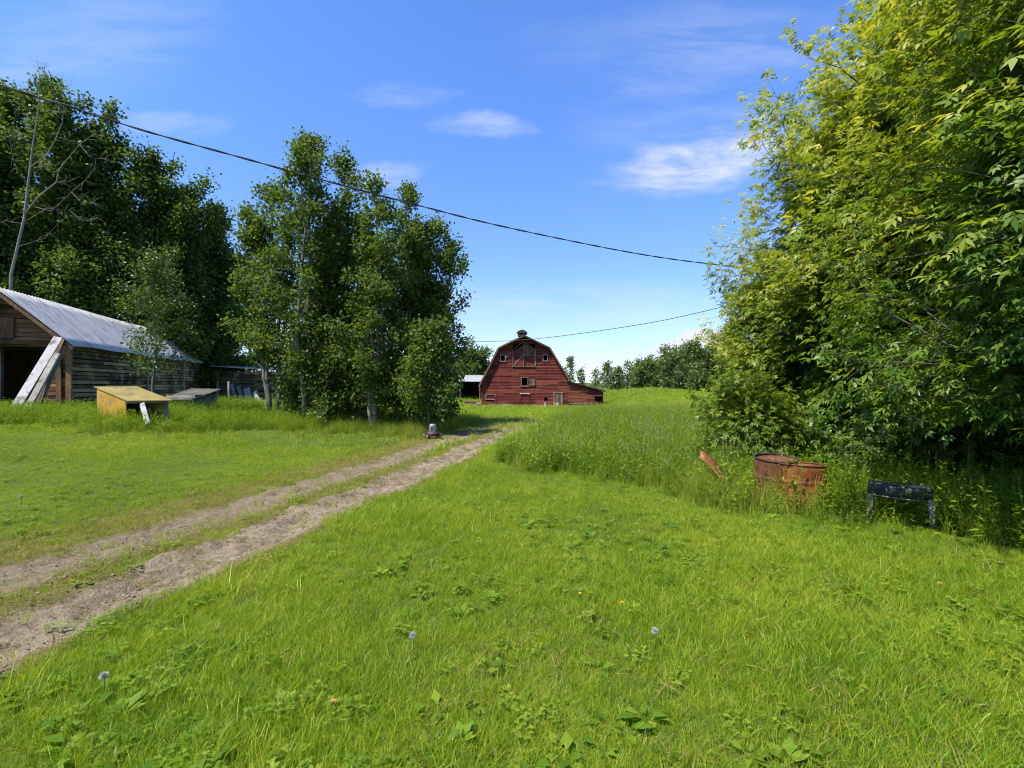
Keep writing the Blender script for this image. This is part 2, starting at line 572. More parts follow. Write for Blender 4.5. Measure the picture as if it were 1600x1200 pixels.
def galv_mat():
    m, T, out = new_mat('galvanised_sheet')
    tc = T.new('ShaderNodeTexCoord')
    o = tc.outputs['Object']
    n1 = T.noise(T.mapping(o, (.7, 3.2, .7), (0, 0, R_(18))), 1.4, 6, .7)
    n2 = T.noise(o, 2.2, 5, .6)
    col = T.ramp(n1, [(.3, (.17, .17, .165)), (.45, (.33, .33, .32)), (.65, (.46, .46, .45))])
    col = T.mix(T.maprange(n2, .52, .70, 0, .55), col, (.20, .15, .11))
    principled(T, out, col, .5, .5, .25, n2, .15, .01)
    return m
M['galv'] = galv_mat()

def boards(mb, O, ax, nrm, outline, openings, z0, z1, rowh, th, rng, maxlen=4.0, gap=.012, joff=.01, tint=(.2, .9)):
    """horizontal siding: rows of separate boards cut round the openings; outline(z) -> (u0,u1)"""
    O = Vector(O); ax = Vector(ax); nrm = Vector(nrm)
    z = z0
    while z < z1 - .02:
        zt = min(z + rowh * rng.uniform(.93, 1.0), z1)
        a0, a1 = outline(z); b0, b1 = outline(zt - gap)
        zm = (z + zt) / 2
        cuts = sorted((o[0], o[1]) for o in openings if o[2] < zm < o[3])
        segs = []; u = min(a0, b0); end = max(a1, b1)
        for c0, c1 in cuts:
            if c0 > u: segs.append((u, c0))
            u = max(u, c1)
        if end > u: segs.append((u, end))
        for s0, s1 in segs:
            u = s0
            while u < s1 - .01:
                v = min(s1, u + rng.uniform(.55, 1.0) * maxlen)
                if s1 - v < .4: v = s1
                ub, ut = max(u, a0), max(u, b0); vb, vt = min(v - .006, a1), min(v - .006, b1)
                off = nrm * rng.uniform(-joff, joff)
                sag = rng.uniform(-.012, .012)
                if vb - ub > .02 or vt - ut > .02:
                    pts = [(ub, z + sag), (max(vb, ub), z + sag * .3), (max(vt, ut), zt - gap + sag * .3), (ut, zt - gap + sag)]
                    poly = [O + ax * p + Vector((0, 0, q)) + off for p, q in pts]
                    # lower edge stands proud, as lapped siding does
                    poly[0] += nrm * .018; poly[1] += nrm * .018
                    mb.prism(poly, -nrm * th, rng.uniform(*tint))
                u = v
        z = zt

def build_barn():
    rng = random.Random(11)
    root = thing('barn', 'big weathered red gambrel barn with a hay door and side lean-to', 'barn', (1.5, 61, -1.18))
    def X(zx): return (zx - 632) * .01515
    def Z(zy): return (757 - zy) * .01515
    HW = [(0, -5.35, 5.5), (3.0, -5.35, 5.5), (3.45, -5.1, 5.5), (7.35, -3.05, 3.1), (8.75, -.02, .02)]
    zs = [q[0] for q in HW]
    def outline(z):
        return float(np.interp(z, zs, [q[1] for q in HW])), float(np.interp(z, zs, [q[2] for q in HW]))
    hay = (X(540), X(725), Z(418), 7.9)
    wl = (X(438), X(478), Z(375), Z(328)); wr = (X(792), X(830), Z(372), Z(322))
    wc = (X(610), X(665), Z(583), Z(515))
    hole = (X(801), X(831), Z(704), Z(679))
    door = (X(882), X(950), 0, Z(640))
    fx = Vector((1, 0, 0)); fn = Vector((0, -1, 0))
    mb = MB()
    boards(mb, (0, 0, 0), fx, fn, outline, [hay, wl, wr, wc, hole, door], 0.0, 8.72, .2, .06, rng, 4.5, .017, .014, (.1, .95))
    # hay door gable piece above the door up to the hood
    for xx in (-5.35, 5.5):
        mb.box((xx + (.05 if xx < 0 else -.05), 8.1, 1.6), (.1, 15.8, 3.2), tint=.5)
    mb.prism([(-5.3, 16, 0), (5.4, 16, 0), (5.62, 16, 3.45), (3.22, 16, 7.46), (0, 16, 8.9), (-3.17, 16, 7.46), (-5.6, 16, 2.8)], (0, .1, 0), .4)
    mb.build('wall', M['barn_red'], root)
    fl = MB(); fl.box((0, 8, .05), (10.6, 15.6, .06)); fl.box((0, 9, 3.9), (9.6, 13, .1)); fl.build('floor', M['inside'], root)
    # roof: lower and upper slopes, hood pushed out over the hay door
    rf = MB()
    th = Vector((0, 0, -.16))
    eL, kL, pk, kR, eR = (-5.68, 2.62), (-3.2, 7.5), (0, 8.98), (3.25, 7.5), (5.72, 3.42)
    def slab(a, b, ya, yb):
        rf.prism([(a[0], ya, a[1]), (b[0], yb, b[1]), (b[0], 16.4, b[1]), (a[0], 16.4, a[1])], th if abs(a[0] - b[0]) > 2.6 else Vector(((.16 if a[0] < 0 else -.16), 0, -.06)), .5)
    slab(eL, kL, -.38, -.38); slab(kL, pk, -.36, -1.15)
    rf.prism([(eR[0], -.38, eR[1]), (kR[0], -.38, kR[1]), (kR[0], 16.4, kR[1]), (eR[0], 16.4, eR[1])][::-1], (-.16, 0, -.06), .5)
    rf.prism([(kR[0], -.36, kR[1]), (pk[0], -1.15, pk[1]), (pk[0], 16.4, pk[1]), (kR[0], 16.4, kR[1])][::-1], th, .5)
    roof = rf.build('roof', M['shingle'], root)
    # fascia along the front edges
    fa = MB()
    for a, ya, b, yb in ((eL, -.41, kL, -.41), (eR, -.41, kR, -.41), (kL, -.39, pk, -1.18), (kR, -.39, pk, -1.18)):
        fa.bar((a[0], ya, a[1] - .1), (b[0], yb, b[1] - .1), .2, .05, (0, -1, 0), rng.uniform(.1, .4))
    fa.build('fascia', M['barn_brown'], roof)
    # ragged remains of the ridge ventilator
    cu = MB()
    cu.box((-.25, -.2, 9.1), (.95, 1.0, .5), tint=.3)
    for k in range(9):
        cu.bar((-.75 + k * .13, -.85, 8.85 + .02 * k), (-.72 + k * .13 + rng.uniform(-.06, .06), -.83, 9.35 + rng.uniform(-.12, .12)), .12, .03, (0, 1, 0), rng.random())
    cu.prism([(-.95, -.95, 9.28), (.45, -.95, 9.24), (.2, -.95, 9.5), (-.22, -.95, 9.66), (-.7, -.95, 9.5)], (0, 1.3, .02), .4)
    cu.build('cupola', M['shingle'], roof)
    # hay doors: left leaf closed, right half missing, brown panel above paints the hood's shadow
    yF = -.02
    dl = MB()
    for k in range(7):
        u0 = hay[0] + .04 + k * .193
        top = 7.02 + (u0 + 1.4) * .58
        dl.prism([(u0, yF, hay[2] + .02), (u0 + .185, yF, hay[2] + .02), (u0 + .185, yF, top + .1), (u0, yF, top)], (0, .04, 0), rng.uniform(.3, .7))
    lf = dl.build('hay_door', M['barn_red'], root)
    b2 = MB()
    b2.bar((hay[0] + .1, yF - .03, hay[2] + .1), (X(626), yF - .03, 6.5), .09, .03, (0, 1, 0), .7)
    b2.build('brace', M['barn_trim'], lf)
    dr = MB()
    for k in range(7):
        u0 = .0 + k * .193
        dr.prism([(u0, yF + .02, hay[2] + .02), (u0 + .185, yF + .02, hay[2] + .02), (u0 + .185, yF + .02, 6.46), (u0, yF + .02, 6.46)], (0, .04, 0), rng.uniform(.2, .7))
    rl = dr.build('hay_door', M['barn_red'], root)
    bd = MB()
    for k in range(7):
        u0 = .0 + k * .193
        bd.prism([(u0, yF + .08, 6.48), (u0 + .18, yF + .08, 6.48), (u0 + .18, yF + .08, 7.95 - .5 * u0), (u0, yF + .08, 8.0 - .5 * u0)], (0, .04, 0), rng.uniform(.0, .5))
    bd.build('shadow_panel', M['barn_brown'], rl)
    b3 = MB()
    b3.bar((.55, yF - .02, 6.55), (1.15, yF - .02, 7.3), .07, .03, (0, 1, 0), .5)
    b3.build('brace', M['barn_trim'], rl)
    fr = MB()
    for (a, b, w, t) in (((hay[0], hay[2]), (hay[0], 7.2), .075, .4), ((hay[1], hay[2]), (hay[1], 7.25), .11, .9), ((-.02, hay[2]), (-.02, 8.25), .075, .5),
                         ((hay[0] - .05, hay[2] - .02), (hay[1] + .08, hay[2] - .02), .09, .3), ((hay[0], 7.2), (-.02, 8.25), .075, .3), ((hay[1], 7.25), (-.02, 8.25), .075, .3),
                         ((.05, 6.46), (hay[1] + 1.9, 6.52), .06, .3)):
        fr.bar((a[0], -.085, a[1]), (b[0], -.085, b[1]), w, .05, (0, 1, 0), t)
    fr.build('door_frame', M['barn_trim'], root)
    def frame(name, o, mat, w=.1, sides='LRTB', par=None, tint=.6):
        f = MB(); yy = -.075
        if 'L' in sides: f.box((o[0], yy, (o[2] + o[3]) / 2), (w, .06, o[3] - o[2]), tint=tint)
        if 'R' in sides: f.box((o[1], yy, (o[2] + o[3]) / 2), (w, .06, o[3] - o[2]), tint=tint)
        if 'T' in sides: f.box(((o[0] + o[1]) / 2, yy - .003, o[3] + w / 2), (o[1] - o[0] + w * 1.6, .06, w), tint=tint)
        if 'B' in sides: f.box(((o[0] + o[1]) / 2, yy - .003, o[2] - w / 2), (o[1] - o[0] + w * 1.6, .07, w), tint=tint)
        return f.build(name, mat, par or root)
    for o in (wl, wr):
        frame('window_frame', o, M['barn_trim'], .1)
    wf = frame('window_frame', wc, M['barn_brown'], .11)
    sh = MB()
    for k in range(4):
        sh.box((X(676) + .09 + k * .19, -.1, (Z(585) + Z(525)) / 2), (.18, .04, Z(525) - Z(585)), tint=rng.random())
    sh.box(((X(670) + X(724)) / 2, -.135, Z(535)), (.8, .03, .09), tint=.8); sh.box(((X(670) + X(724)) / 2, -.135, Z(575)), (.8, .03, .09), tint=.8)
    sh.build('shutter', M['barn_brown'], root)
    # slipped board beside the upper left window
    sb = MB(); sb.bar((X(473), -.1, Z(352)), (X(525), -.13, Z(303)), .12, .03, (0, 1, 0), .5); sb.build('loose_board', M['barn_trim'], root)
    # outlines of boarded openings along the ground
    frame('boarded_opening', (X(317), X(392), Z(692), Z(655)), M['barn_trim'], .07, tint=.8)
    e = MB(); e.box((X(393), -.08, Z(720)), (.07, .05, 1.3), tint=.4); e.build('trim_post', M['barn_trim'], root)
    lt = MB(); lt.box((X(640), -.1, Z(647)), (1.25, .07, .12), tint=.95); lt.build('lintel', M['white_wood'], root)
    frame('boarded_door', (X(603), X(676), .05, Z(652)), M['barn_red'], .08, 'LRT')
    d = MB()
    for k in range(6):
        d.box((door[0] + .09 + k * .172, -.03, .98), (.165, .05, 1.72), tint=rng.random())
    dd = d.build('door', M['barn_brown'], root)
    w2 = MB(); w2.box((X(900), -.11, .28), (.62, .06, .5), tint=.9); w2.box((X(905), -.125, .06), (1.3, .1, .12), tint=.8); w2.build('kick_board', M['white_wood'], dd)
    frame('door_frame', door, M['barn_trim'], .1, 'LRT', tint=.75)
    # lean-to on the right
    def lo(z): return 5.5, 10.05
    def lo2(z): return 5.5, float(np.clip(np.interp(z, [2.0, 3.2], [10.05, 5.55]), 5.5, 10.05))
    lb = MB()
    lw = (X(1216), X(1280), Z(704), Z(662))
    boards(lb, (0, .03, 0), fx, fn, lo2, [lw], 0, 3.15, .2, .06, rng, 3.0, .014, .012, (.2, .85))
    lb.box((10.0, 6, .95), (.08, 11.8, 1.9), tint=.4)
    lean = lb.build('lean_to', M['barn_red'], root)
    lr = MB(); lr.prism([(5.4, -.35, 3.34), (10.32, -.35, 2.04), (10.32, 12.2, 2.04), (5.4, 12.2, 3.34)], (0, 0, -.14)); lr.build('lean_to_roof', M['shingle'], lean)
    aw = MB(); aw.box(((lw[0] + lw[1]) / 2, -.2, lw[3] - .05), (1.1, .3, .06)); aw.box((lw[0], -.06, lw[2] + .3), (.08, .05, .7)); aw.build('window_frame', M['barn_brown'], lean)
    pb = MB(); pb.bar((X(1010), -.07, Z(728)), (X(1205), -.07, Z(727)), .12, .04, (0, 1, 0), .5); pb.build('base_board', M['barn_trim'], lean)
    bs = MB()
    fnd = []
    for k in range(26):
        u = -5.3 + k * .42
        if door[0] - .4 < u < door[1] + .1:
            if bs.v: bs.build('foundation', M['grey_wood'], root); bs = MB()
            continue
        bs.box((u + .2, -.1, .13 + rng.uniform(-.05, .06)), (.41, .05, .32), tint=rng.random(), jit=.015, rng=rng)
    bs.build('foundation', M['grey_wood'], root)
build_barn()

SH_A = Vector((-.314, .949, 0)); SH_B = Vector((-.949, -.314, 0)); SH_N = -SH_B
def build_shed():
    rng = random.Random(4)
    C0 = Vector((-16.45, 18, 0))
    root = thing('shed', 'long dark wooden shed with an open gable end and a corrugated metal roof', 'shed', (C0.x, C0.y, 0.0))
    O = Vector((0, 0, 0)); L = 21.4; W = 3.9
    eave, ridge = 3.32, 5.02
    w = MB()
    boards(w, O, SH_A, SH_N, lambda z: (0, L), [], -.6, eave, .17, .05, rng, 4.5, .032, .03, (.0, 1.0))
    # green-grey top boards and posts
    w.box(SH_B * W + SH_A * (L / 2) + Vector((0, 0, 1.4)), (.06, L, 3.9), Matrix((SH_N, SH_A, (0, 0, 1))).transposed(), .3)
    w.box(SH_A * L + SH_B * W / 2 + Vector((0, 0, 2.0)), (W, .06, 5.0), Matrix((SH_B, SH_A, (0, 0, 1))).transposed(), .3)
    w.build('side_wall', M['shed_wood'], root)
    g = MB()
    def go(z):
        t = max(0.0, (z - eave) / (ridge - eave)) * W / 2
        return t, W - t
    boards(g, O, SH_B, -SH_A, go, [(.72, 3.45, -1, 3.16)], .3, ridge - .05, .17, .05, rng, 2.0, .02, .02, (.0, .9))
    g.build('gable_wall', M['shed_front'], root)
    tr = MB()
    tr.bar(SH_B * .02 - SH_A * .05 + Vector((0, 0, .4)), SH_B * .02 - SH_A * .05 + Vector((0, 0, 3.3)), .17, .1, SH_A, .9)
    tr.bar(SH_B * .3 - SH_A * .07 + Vector((0, 0, .4)), SH_B * .34 - SH_A * .07 + Vector((0, 0, 3.15)), .16, .05, SH_A, .75)
    tr.bar(SH_B * .1 - SH_A * .08 + Vector((0, 0, 3.22)), SH_B * 3.8 - SH_A * .08 + Vector((0, 0, 3.22)), .15, .05, SH_A, .2)
    tr.build('door_frame', M['post_orange'], root)
    for s_ in (7.0, 12.6, 15.2, 19.8):
        ps = MB(); ps.bar(SH_A * s_ + SH_N * .05 + Vector((0, 0, -.5)), SH_A * s_ + SH_N * .05 + Vector((0, 0, eave - .1)), .14, .05, SH_N, rng.random())
        ps.build('wall_post', M['grey_wood'], root)
    pt = MB(); pt.box(SH_B * 2.0 - SH_A * .07 + Vector((0, 0, 3.72)), (.75, .04, .72), Matrix((SH_B, SH_A, (0, 0, 1))).transposed(), .6)
    pt.build('plywood_patch', M['post_orange'], root)
    ip = MB()
    for u in (1.1, 2.7):
        ip.bar(SH_B * u + SH_A * 1.2 + Vector((0, 0, .2)), SH_B * u + SH_A * 1.2 + Vector((0, 0, 3.5)), .16, .16, SH_A, .4)
    for k in range(8):
        ip.bar(SH_A * (1 + 2.4 * k) + Vector((0, 0, 3.15)), SH_A * (1 + 2.4 * k) + SH_B * W + Vector((0, 0, 3.15)), .1, .15, SH_A, .3)
    ip.build('inner_post', M['grey_wood'], root)
    # corrugated sheets, one per slope
    def slope(name, sgn):
        n = int((L + 1.0) / .045)
        us = np.linspace(-.55, L + .35, n)
        e_out = -.32 if sgn > 0 else W + .32
        vs = []; fs = []; rows = 7
        for i, u in enumerate(us):
            rib = .016 * math.sin(2 * math.pi * u / .20)
            for j in range(rows):
                t = j / (rows - 1)
                b = e_out + (W / 2 - e_out) * t
                z = eave - .22 + (ridge + .12 - eave + .22) * t
                lap = .018 * math.sin(u * 1.7 + j) * (1 - t) + .012 * math.sin(u * .6)
                vs.append(SH_A * u + SH_B * b + Vector((0, 0, z + rib + lap)))
        for i in range(n - 1):
            for j in range(rows - 1):
                a = i * rows + j
                fs.append((a, a + rows, a + rows + 1, a + 1) if sgn > 0 else (a, a + 1, a + rows + 1, a + rows))
        m = MB(); m.add(vs, fs, .5, True)
        return m.build(name, M['galv'], root)
    r1 = slope('roof', 1); slope('roof', -1)
    for o in list(root.children):
        if o.name.startswith('roof'):
            md = o.modifiers.new('thick', 'SOLIDIFY'); md.thickness = .012
    rk = MB()
    for b0, b1 in ((-.3, W / 2), (W + .3, W / 2)):
        rk.bar(SH_A * -.5 + SH_B * b0 + Vector((0, 0, eave - .33)), SH_A * -.5 + SH_B * b1 + Vector((0, 0, ridge - .02)), .13, .05, SH_A, .7)
    for k in range(10):
        rk.bar(SH_A * (-.45 + .05) + SH_B * (-.22 + k * .2) + Vector((0, 0, eave - .24 + k * .16)), SH_A * .1 + SH_B * (-.22 + k * .2) + Vector((0, 0, eave - .24 + k * .16)), .1, .05, (0, 0, 1), rng.random())
    rk.build('rake_board', M['post_orange'], r1)
    # rear shed facing the camera
    r2 = thing('rear_shed', 'small dark plank shed half hidden behind the poplars beyond the long shed', 'shed', (-18.6, 34, 0), R_(8))
    wb = MB()
    boards(wb, (-2.0, 0, 0), (1, 0, 0), (0, -1, 0), lambda z: (0, 4.0), [], -.5, 2.62, .17, .05, rng, 3.0, .03, .02, (.0, .8))
    for xx in (-1.97, 1.97): wb.box((xx, 2.1, 1.0), (.06, 4.0, 3.0), tint=.3)
    wb.box((0, 4.1, 1.0), (4.0, .06, 3.0), tint=.3)
    wb.build('wall', M['shed_wood'], r2)
    for xx in (-1.95, 1.95):
        pp = MB(); pp.bar((xx, -.06, -.4), (xx, -.06, 2.6), .15, .08, (0, 1, 0), .6); pp.build('corner_post', M['grey_wood'], r2)
    rr = MB(); rr.prism([(-2.3, -.4, 2.98), (2.3, -.4, 2.68), (2.3, 4.5, 2.95), (-2.3, 4.5, 3.2)], (0, 0, -.06)); rr.build('roof', M['galv'], r2)
build_shed()

def build_open_shed():
    r = thing('pole_shed', 'low open-fronted pole shed with a pale metal roof, left of the red barn', 'shed', (-6.8, 78, -.75))
    a = MB(); a.prism([(-5, -.4, 2.9), (5, -.4, 2.9), (5, 7, 4.0), (-5, 7, 4.0)], (0, 0, -.1)); a.build('roof', M['galv'], r)
    for x in (-4.8, -1.6, 1.6, 4.8):
        b = MB(); b.box((x, 0, 1.4), (.18, .18, 2.8)); b.build('post', M['barn_brown'], r)
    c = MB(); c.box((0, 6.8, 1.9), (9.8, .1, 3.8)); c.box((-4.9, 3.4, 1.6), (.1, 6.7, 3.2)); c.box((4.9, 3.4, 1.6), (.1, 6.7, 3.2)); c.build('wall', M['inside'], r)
build_open_shed()

# ------------------------------------------------------------------ trees
def branch_path(rng, p, d, L, n=5, up=.25, jit=.12):
    pts = [p]; d = d.copy()
    for k in range(n):
        d = (d + Vector((rng.gauss(0, jit), rng.gauss(0, jit), rng.gauss(0, jit) + up / n))).normalized()
        pts.append(pts[-1] + d * (L / n))
    return pts

def lerp_path(pts, t):
    x = t * (len(pts) - 1); i = min(int(x), len(pts) - 2)
    return pts[i].lerp(pts[i + 1], x - i)

def grow(seed, H, r0, c0, R, shape, nb, el, tw, lean=(0, 0), up=.35, multi=None, twl=.38, jit=.12):
    """skeleton: returns tubes [(pts, radii)] and twigs [(p0, p1, outerness)]"""
    rng = random.Random(seed)
    tubes = []; twigs = []
    stems = multi or [(0, 0, lean[0], lean[1], 1.0)]
    for (bx, by, lx, ly, hs) in stems:
        h_ = H * hs
        n = 10
        tp = []
        ax, ay = 0, 0
        for k in range(n + 1):
            t = k / n
            ax += rng.gauss(0, .012 * H); ay += rng.gauss(0, .012 * H)
            tp.append(Vector((bx + lx * t * h_ + ax * .5, by + ly * t * h_ + ay * .5, h_ * t - (.25 if k == 0 else 0))))
        rr = [r0 * hs * (1 - .93 * (k / n) ** 1.15) * (1.25 if k == 0 else 1) for k in range(n + 1)]
        tubes.append((tp, rr))
        m = max(3, int(nb * hs / len(stems) ** .6))
        for i in range(m):
            u = (i + rng.random() * .8) / m
            t = c0 + (1 - c0) * u * .97
            base = lerp_path(tp, t)
            Rb = R * np.interp(u, shape[0], shape[1])
            az = i * 2.39996 + rng.uniform(-.5, .5)
            e = R_(el[0] + (el[1] - el[0]) * u + rng.uniform(-12, 12))
            L = max(.25, Rb * rng.uniform(.55, 1.18) / max(.45, math.cos(e)))
            d = Vector((math.cos(az) * math.cos(e), math.sin(az) * math.cos(e), math.sin(e)))
            bp = branch_path(rng, base, d, L, 5, up, jit)
            br = r0 * hs * .30 * (1 - .75 * t) + .006
            tubes.append((bp, [br * (1 - .8 * k / 5) for k in range(6)]))
            for k in range(max(2, int(tw * (.5 + .7 * L / R)))):
                s = rng.uniform(.12, 1.0) ** .75
                q = lerp_path(bp, s)
                dd = (d * .7 + Vector((rng.gauss(0, .65), rng.gauss(0, .65), rng.gauss(0.05, .5)))).normalized()
                l = max(.2, L * twl * rng.uniform(.4, 1.0) * (1.15 - .5 * s))
                q2 = q + dd * l
                twigs.append((q, q2, s))
        for k in range(int(tw * .8)):
            q = lerp_path(tp, rng.uniform(.86, 1.0))
            q2 = q + Vector((rng.gauss(0, .2), rng.gauss(0, .2), rng.uniform(.2, .9))).normalized() * R * .18
            twigs.append((q, q2, 1))
    return tubes, twigs

def tubes_mesh(name, tubes, mat, parent, twigs=None, twr=.006, every=3, sides=(7, 4)):
    m = MB(); rng = random.Random(1)
    for i, (p, r) in enumerate(tubes):
        m.tube(p, r, sides[0] if r[0] > .06 else sides[1], rng.uniform(.3, .7))
    if twigs:
        for q, q2, s in twigs[::every]:
            m.tube([q, q2], [twr, twr * .4], 3, .5, False)
    return m.build(name, mat, parent)

def scatter_leaves(seed, twigs, per, sig, L, W, droop=.3, tint0=(.15, .85), zclip=None):
    r = np.random.default_rng(seed)
    A = np.array([tuple(a) for a, b, s in twigs]); B = np.array([tuple(b) for a, b, s in twigs])
    O = np.array([s for a, b, s in twigs])
    n = len(A)
    idx = np.repeat(np.arange(n), r.poisson(per, n))
    k = len(idx)
    t = r.uniform(.1, 1.1, (k, 1))
    p = A[idx] * (1 - t) + B[idx] * t + r.normal(0, sig, (k, 3))
    d = unit(B[idx] - A[idx])
    a = unit(d * .5 + r.normal(0, .7, (k, 3)) + np.array([0, 0, -droop]))
    nn = unit(r.normal(0, .75, (k, 3)) + np.array([0, 0, .7]))
    cl = r.uniform(0, 1, n)
    tint = np.clip(tint0[0] + (tint0[1] - tint0[0]) * (.45 * cl[idx] + .55 * r.random(k)) , 0, 1)
    LL = L * r.uniform(.65, 1.25, k); WW = W * r.uniform(.7, 1.2, k)
    if zclip is not None:
        m = p[:, 2] > zclip
        p, a, nn, tint, LL, WW = p[m], a[m], nn[m], tint[m], LL[m], WW[m]
    return leaf_quads(p, a, nn, LL, WW), tint

SH_ASPEN = ([0, .12, .35, .6, .85, 1], [.66, .98, 1.0, .76, .40, .08])
SH_FULL = ([0, .1, .4, .7, .9, 1], [.75, 1.0, 1.0, .85, .55, .22])

def poplar(px, D, top, Rm, label, seed, c0=.16, nb=50, tw=13, per=17, leaf=(.115, .105), mat='leaf_poplar', bark='bark_pale', r0=.15, shape=SH_ASPEN, group=None,
           name='poplar_tree', lean=(0, 0), sig=.15, el=(8, 62), every=3, leaders=0):
    b = G(px, D)
    H = CZ + (600 - top) / F * D - b.z - .25
    root = thing(name, label, 'tree', b, 0, group)
    rg = random.Random(seed + 500)
    multi = None
    if leaders:
        multi = [(0, 0, lean[0], lean[1], 1.0)]
        for k in range(leaders):
            a = rg.uniform(0, 6.28); q = rg.uniform(.05, .11) * Rm / H * 6
            multi.append((.08 * math.cos(a), .08 * math.sin(a), q * math.cos(a) + lean[0], q * math.sin(a) + lean[1], rg.uniform(.68, .93)))
    tubes, twigs = grow(seed, H, r0, c0, Rm * (.86 if leaders else 1), shape, nb, el, tw, lean, multi=multi)
    tubes_mesh('trunk', tubes, M[bark], root, twigs, .007, every)
    V, t = scatter_leaves(seed, twigs, per, sig, leaf[0], leaf[1], .3, zclip=.25)
    link('crown', quads_mesh('crown', V, t), root, M[mat])
    return root

GROVE = 'poplars of the grove in the middle'
poplar(480, 18.0, 203, 1.75, 'tallest slim poplar of the middle grove, its spire top above all the others', 21, .14, 56, leaders=2, group=GROVE, r0=.11)
poplar(428, 19.0, 285, 1.7, 'poplar at the left end of the middle grove with a rounded shoulder of leaves', 22, .23, 50, leaders=3, group=GROVE, r0=.10, lean=(-.01, 0))
poplar(540, 19.2, 232, 1.8, 'second tallest poplar of the middle grove, right beside the tallest one', 23, .15, 54, leaders=3, group=GROVE, r0=.11)
poplar(584, 17.2, 268, 1.6, 'poplar with a bare pale trunk standing nearest the dirt track in the grove', 24, .13, 48, leaders=2, group=GROVE, r0=.10, lean=(.008, 0))
poplar(632, 19.6, 282, 1.7, 'poplar with a ragged open top, third from the right in the grove', 25, .09, 50, leaders=3, group=GROVE, r0=.10)
poplar(662, 20.5, 345, 1.7, 'shorter poplar tucked behind the right end of the grove', 26, .06, 44, leaders=2, group=GROVE, r0=.12)
poplar(674, 20.0, 335, 1.45, 'bushy poplar at the right end of the grove, closest to the barn', 27, .06, 50, leaders=2, group=GROVE, r0=.10, shape=([0, .1, .35, .6, .85, 1], [.8, 1.05, 1.0, .72, .45, .12]))
poplar(520, 20.5, 345, 1.7, 'poplar in the back of the grove below the two tallest tops', 28, .15, 44, leaders=2, group=GROVE, r0=.11)
poplar(670, 16.3, 505, 1.0, 'small thin-stemmed poplar overhanging the rusty mower by the track', 29, .26, 30, 10, 22, group=GROVE, r0=.055, shape=SH_FULL, el=(-5, 40), lean=(.03, 0))
poplar(388, 40, 412, 2.4, 'low leafy poplar right behind the small rear shed', 30, .10, 44, 12, 22, group=GROVE, r0=.09, shape=SH_FULL)
poplar(238, 16.8, 385, 1.15, 'young aspen with a thin white trunk growing against the long shed wall', 31, .26, 34, 9, 17, r0=.055, name='aspen_sapling', leaf=(.085, .075), mat='leaf_light', el=(5, 55))
poplar(362, 41, 445, 2.0, 'bushy young poplar beside the far end of the metal roof', 33, .1, 40, 11, 22, leaf=(.14, .13), group=GROVE, r0=.09, shape=SH_FULL)

BIG = 'tall dark poplars behind the long shed'
for (px, D, top, Rm, lb, sd) in (
        (-70, 25, 95, 2.9, 'tall dark poplar at the very left, its trunk outside the frame', 41),
        (8, 27, 118, 2.8, 'tall dark poplar behind the bare dead tree at the left', 42),
        (92, 27, 118, 2.7, 'tallest dark poplar behind the front end of the shed roof', 43),
        (162, 28, 168, 2.8, 'dark poplar behind the middle of the shed roof, third highest of its row', 44),
        (226, 29, 225, 2.7, 'dark poplar behind the white-trunked aspen sapling', 45),
        (285, 31, 288, 2.6, 'dark poplar behind the far half of the metal roof', 46),
        (338, 33, 320, 2.3, 'last and lowest dark poplar of the row behind the shed', 47),
        (125, 36, 205, 3.4, 'broad dark poplar in the second row behind the shed', 48),
        (40, 34, 190, 3.4, 'dark poplar deep behind the dead tree', 49),
        (255, 38, 310, 3.4, 'broad dark poplar in the second row near the gap of sky', 50)):
    poplar(px, D + 2, top + 14, Rm * 1.1, lb, sd, .12, 62, 13, 25, (.20, .18), 'leaf_big', 'bark_dark', .2, SH_FULL, BIG, sig=.24, el=(0, 60), every=6, leaders=2)

for (px, D, top, Rm, lb, sd) in ((462, 18.6, 590, .8, 'leafy poplar shoots at the foot of the left pale trunks of the grove', 91), (508, 17.6, 572, .9, 'leafy poplar shoots between the left and middle trunks of the grove', 92),
        (556, 18.4, 560, 1.0, 'leafy poplar shoots just left of the nearest bare trunk', 93), (616, 18.0, 578, .9, 'leafy poplar shoots right of the nearest bare trunk', 94), (648, 17.4, 588, .8, 'lowest leafy poplar shoots beside the small thin-stemmed poplar', 95)):
    poplar(px, D, top, Rm, lb, sd, .08, 22, 9, 15, (.105, .095), r0=.03, shape=SH_FULL, el=(10, 70), group='poplar shoots under the grove', name='poplar_shoots')

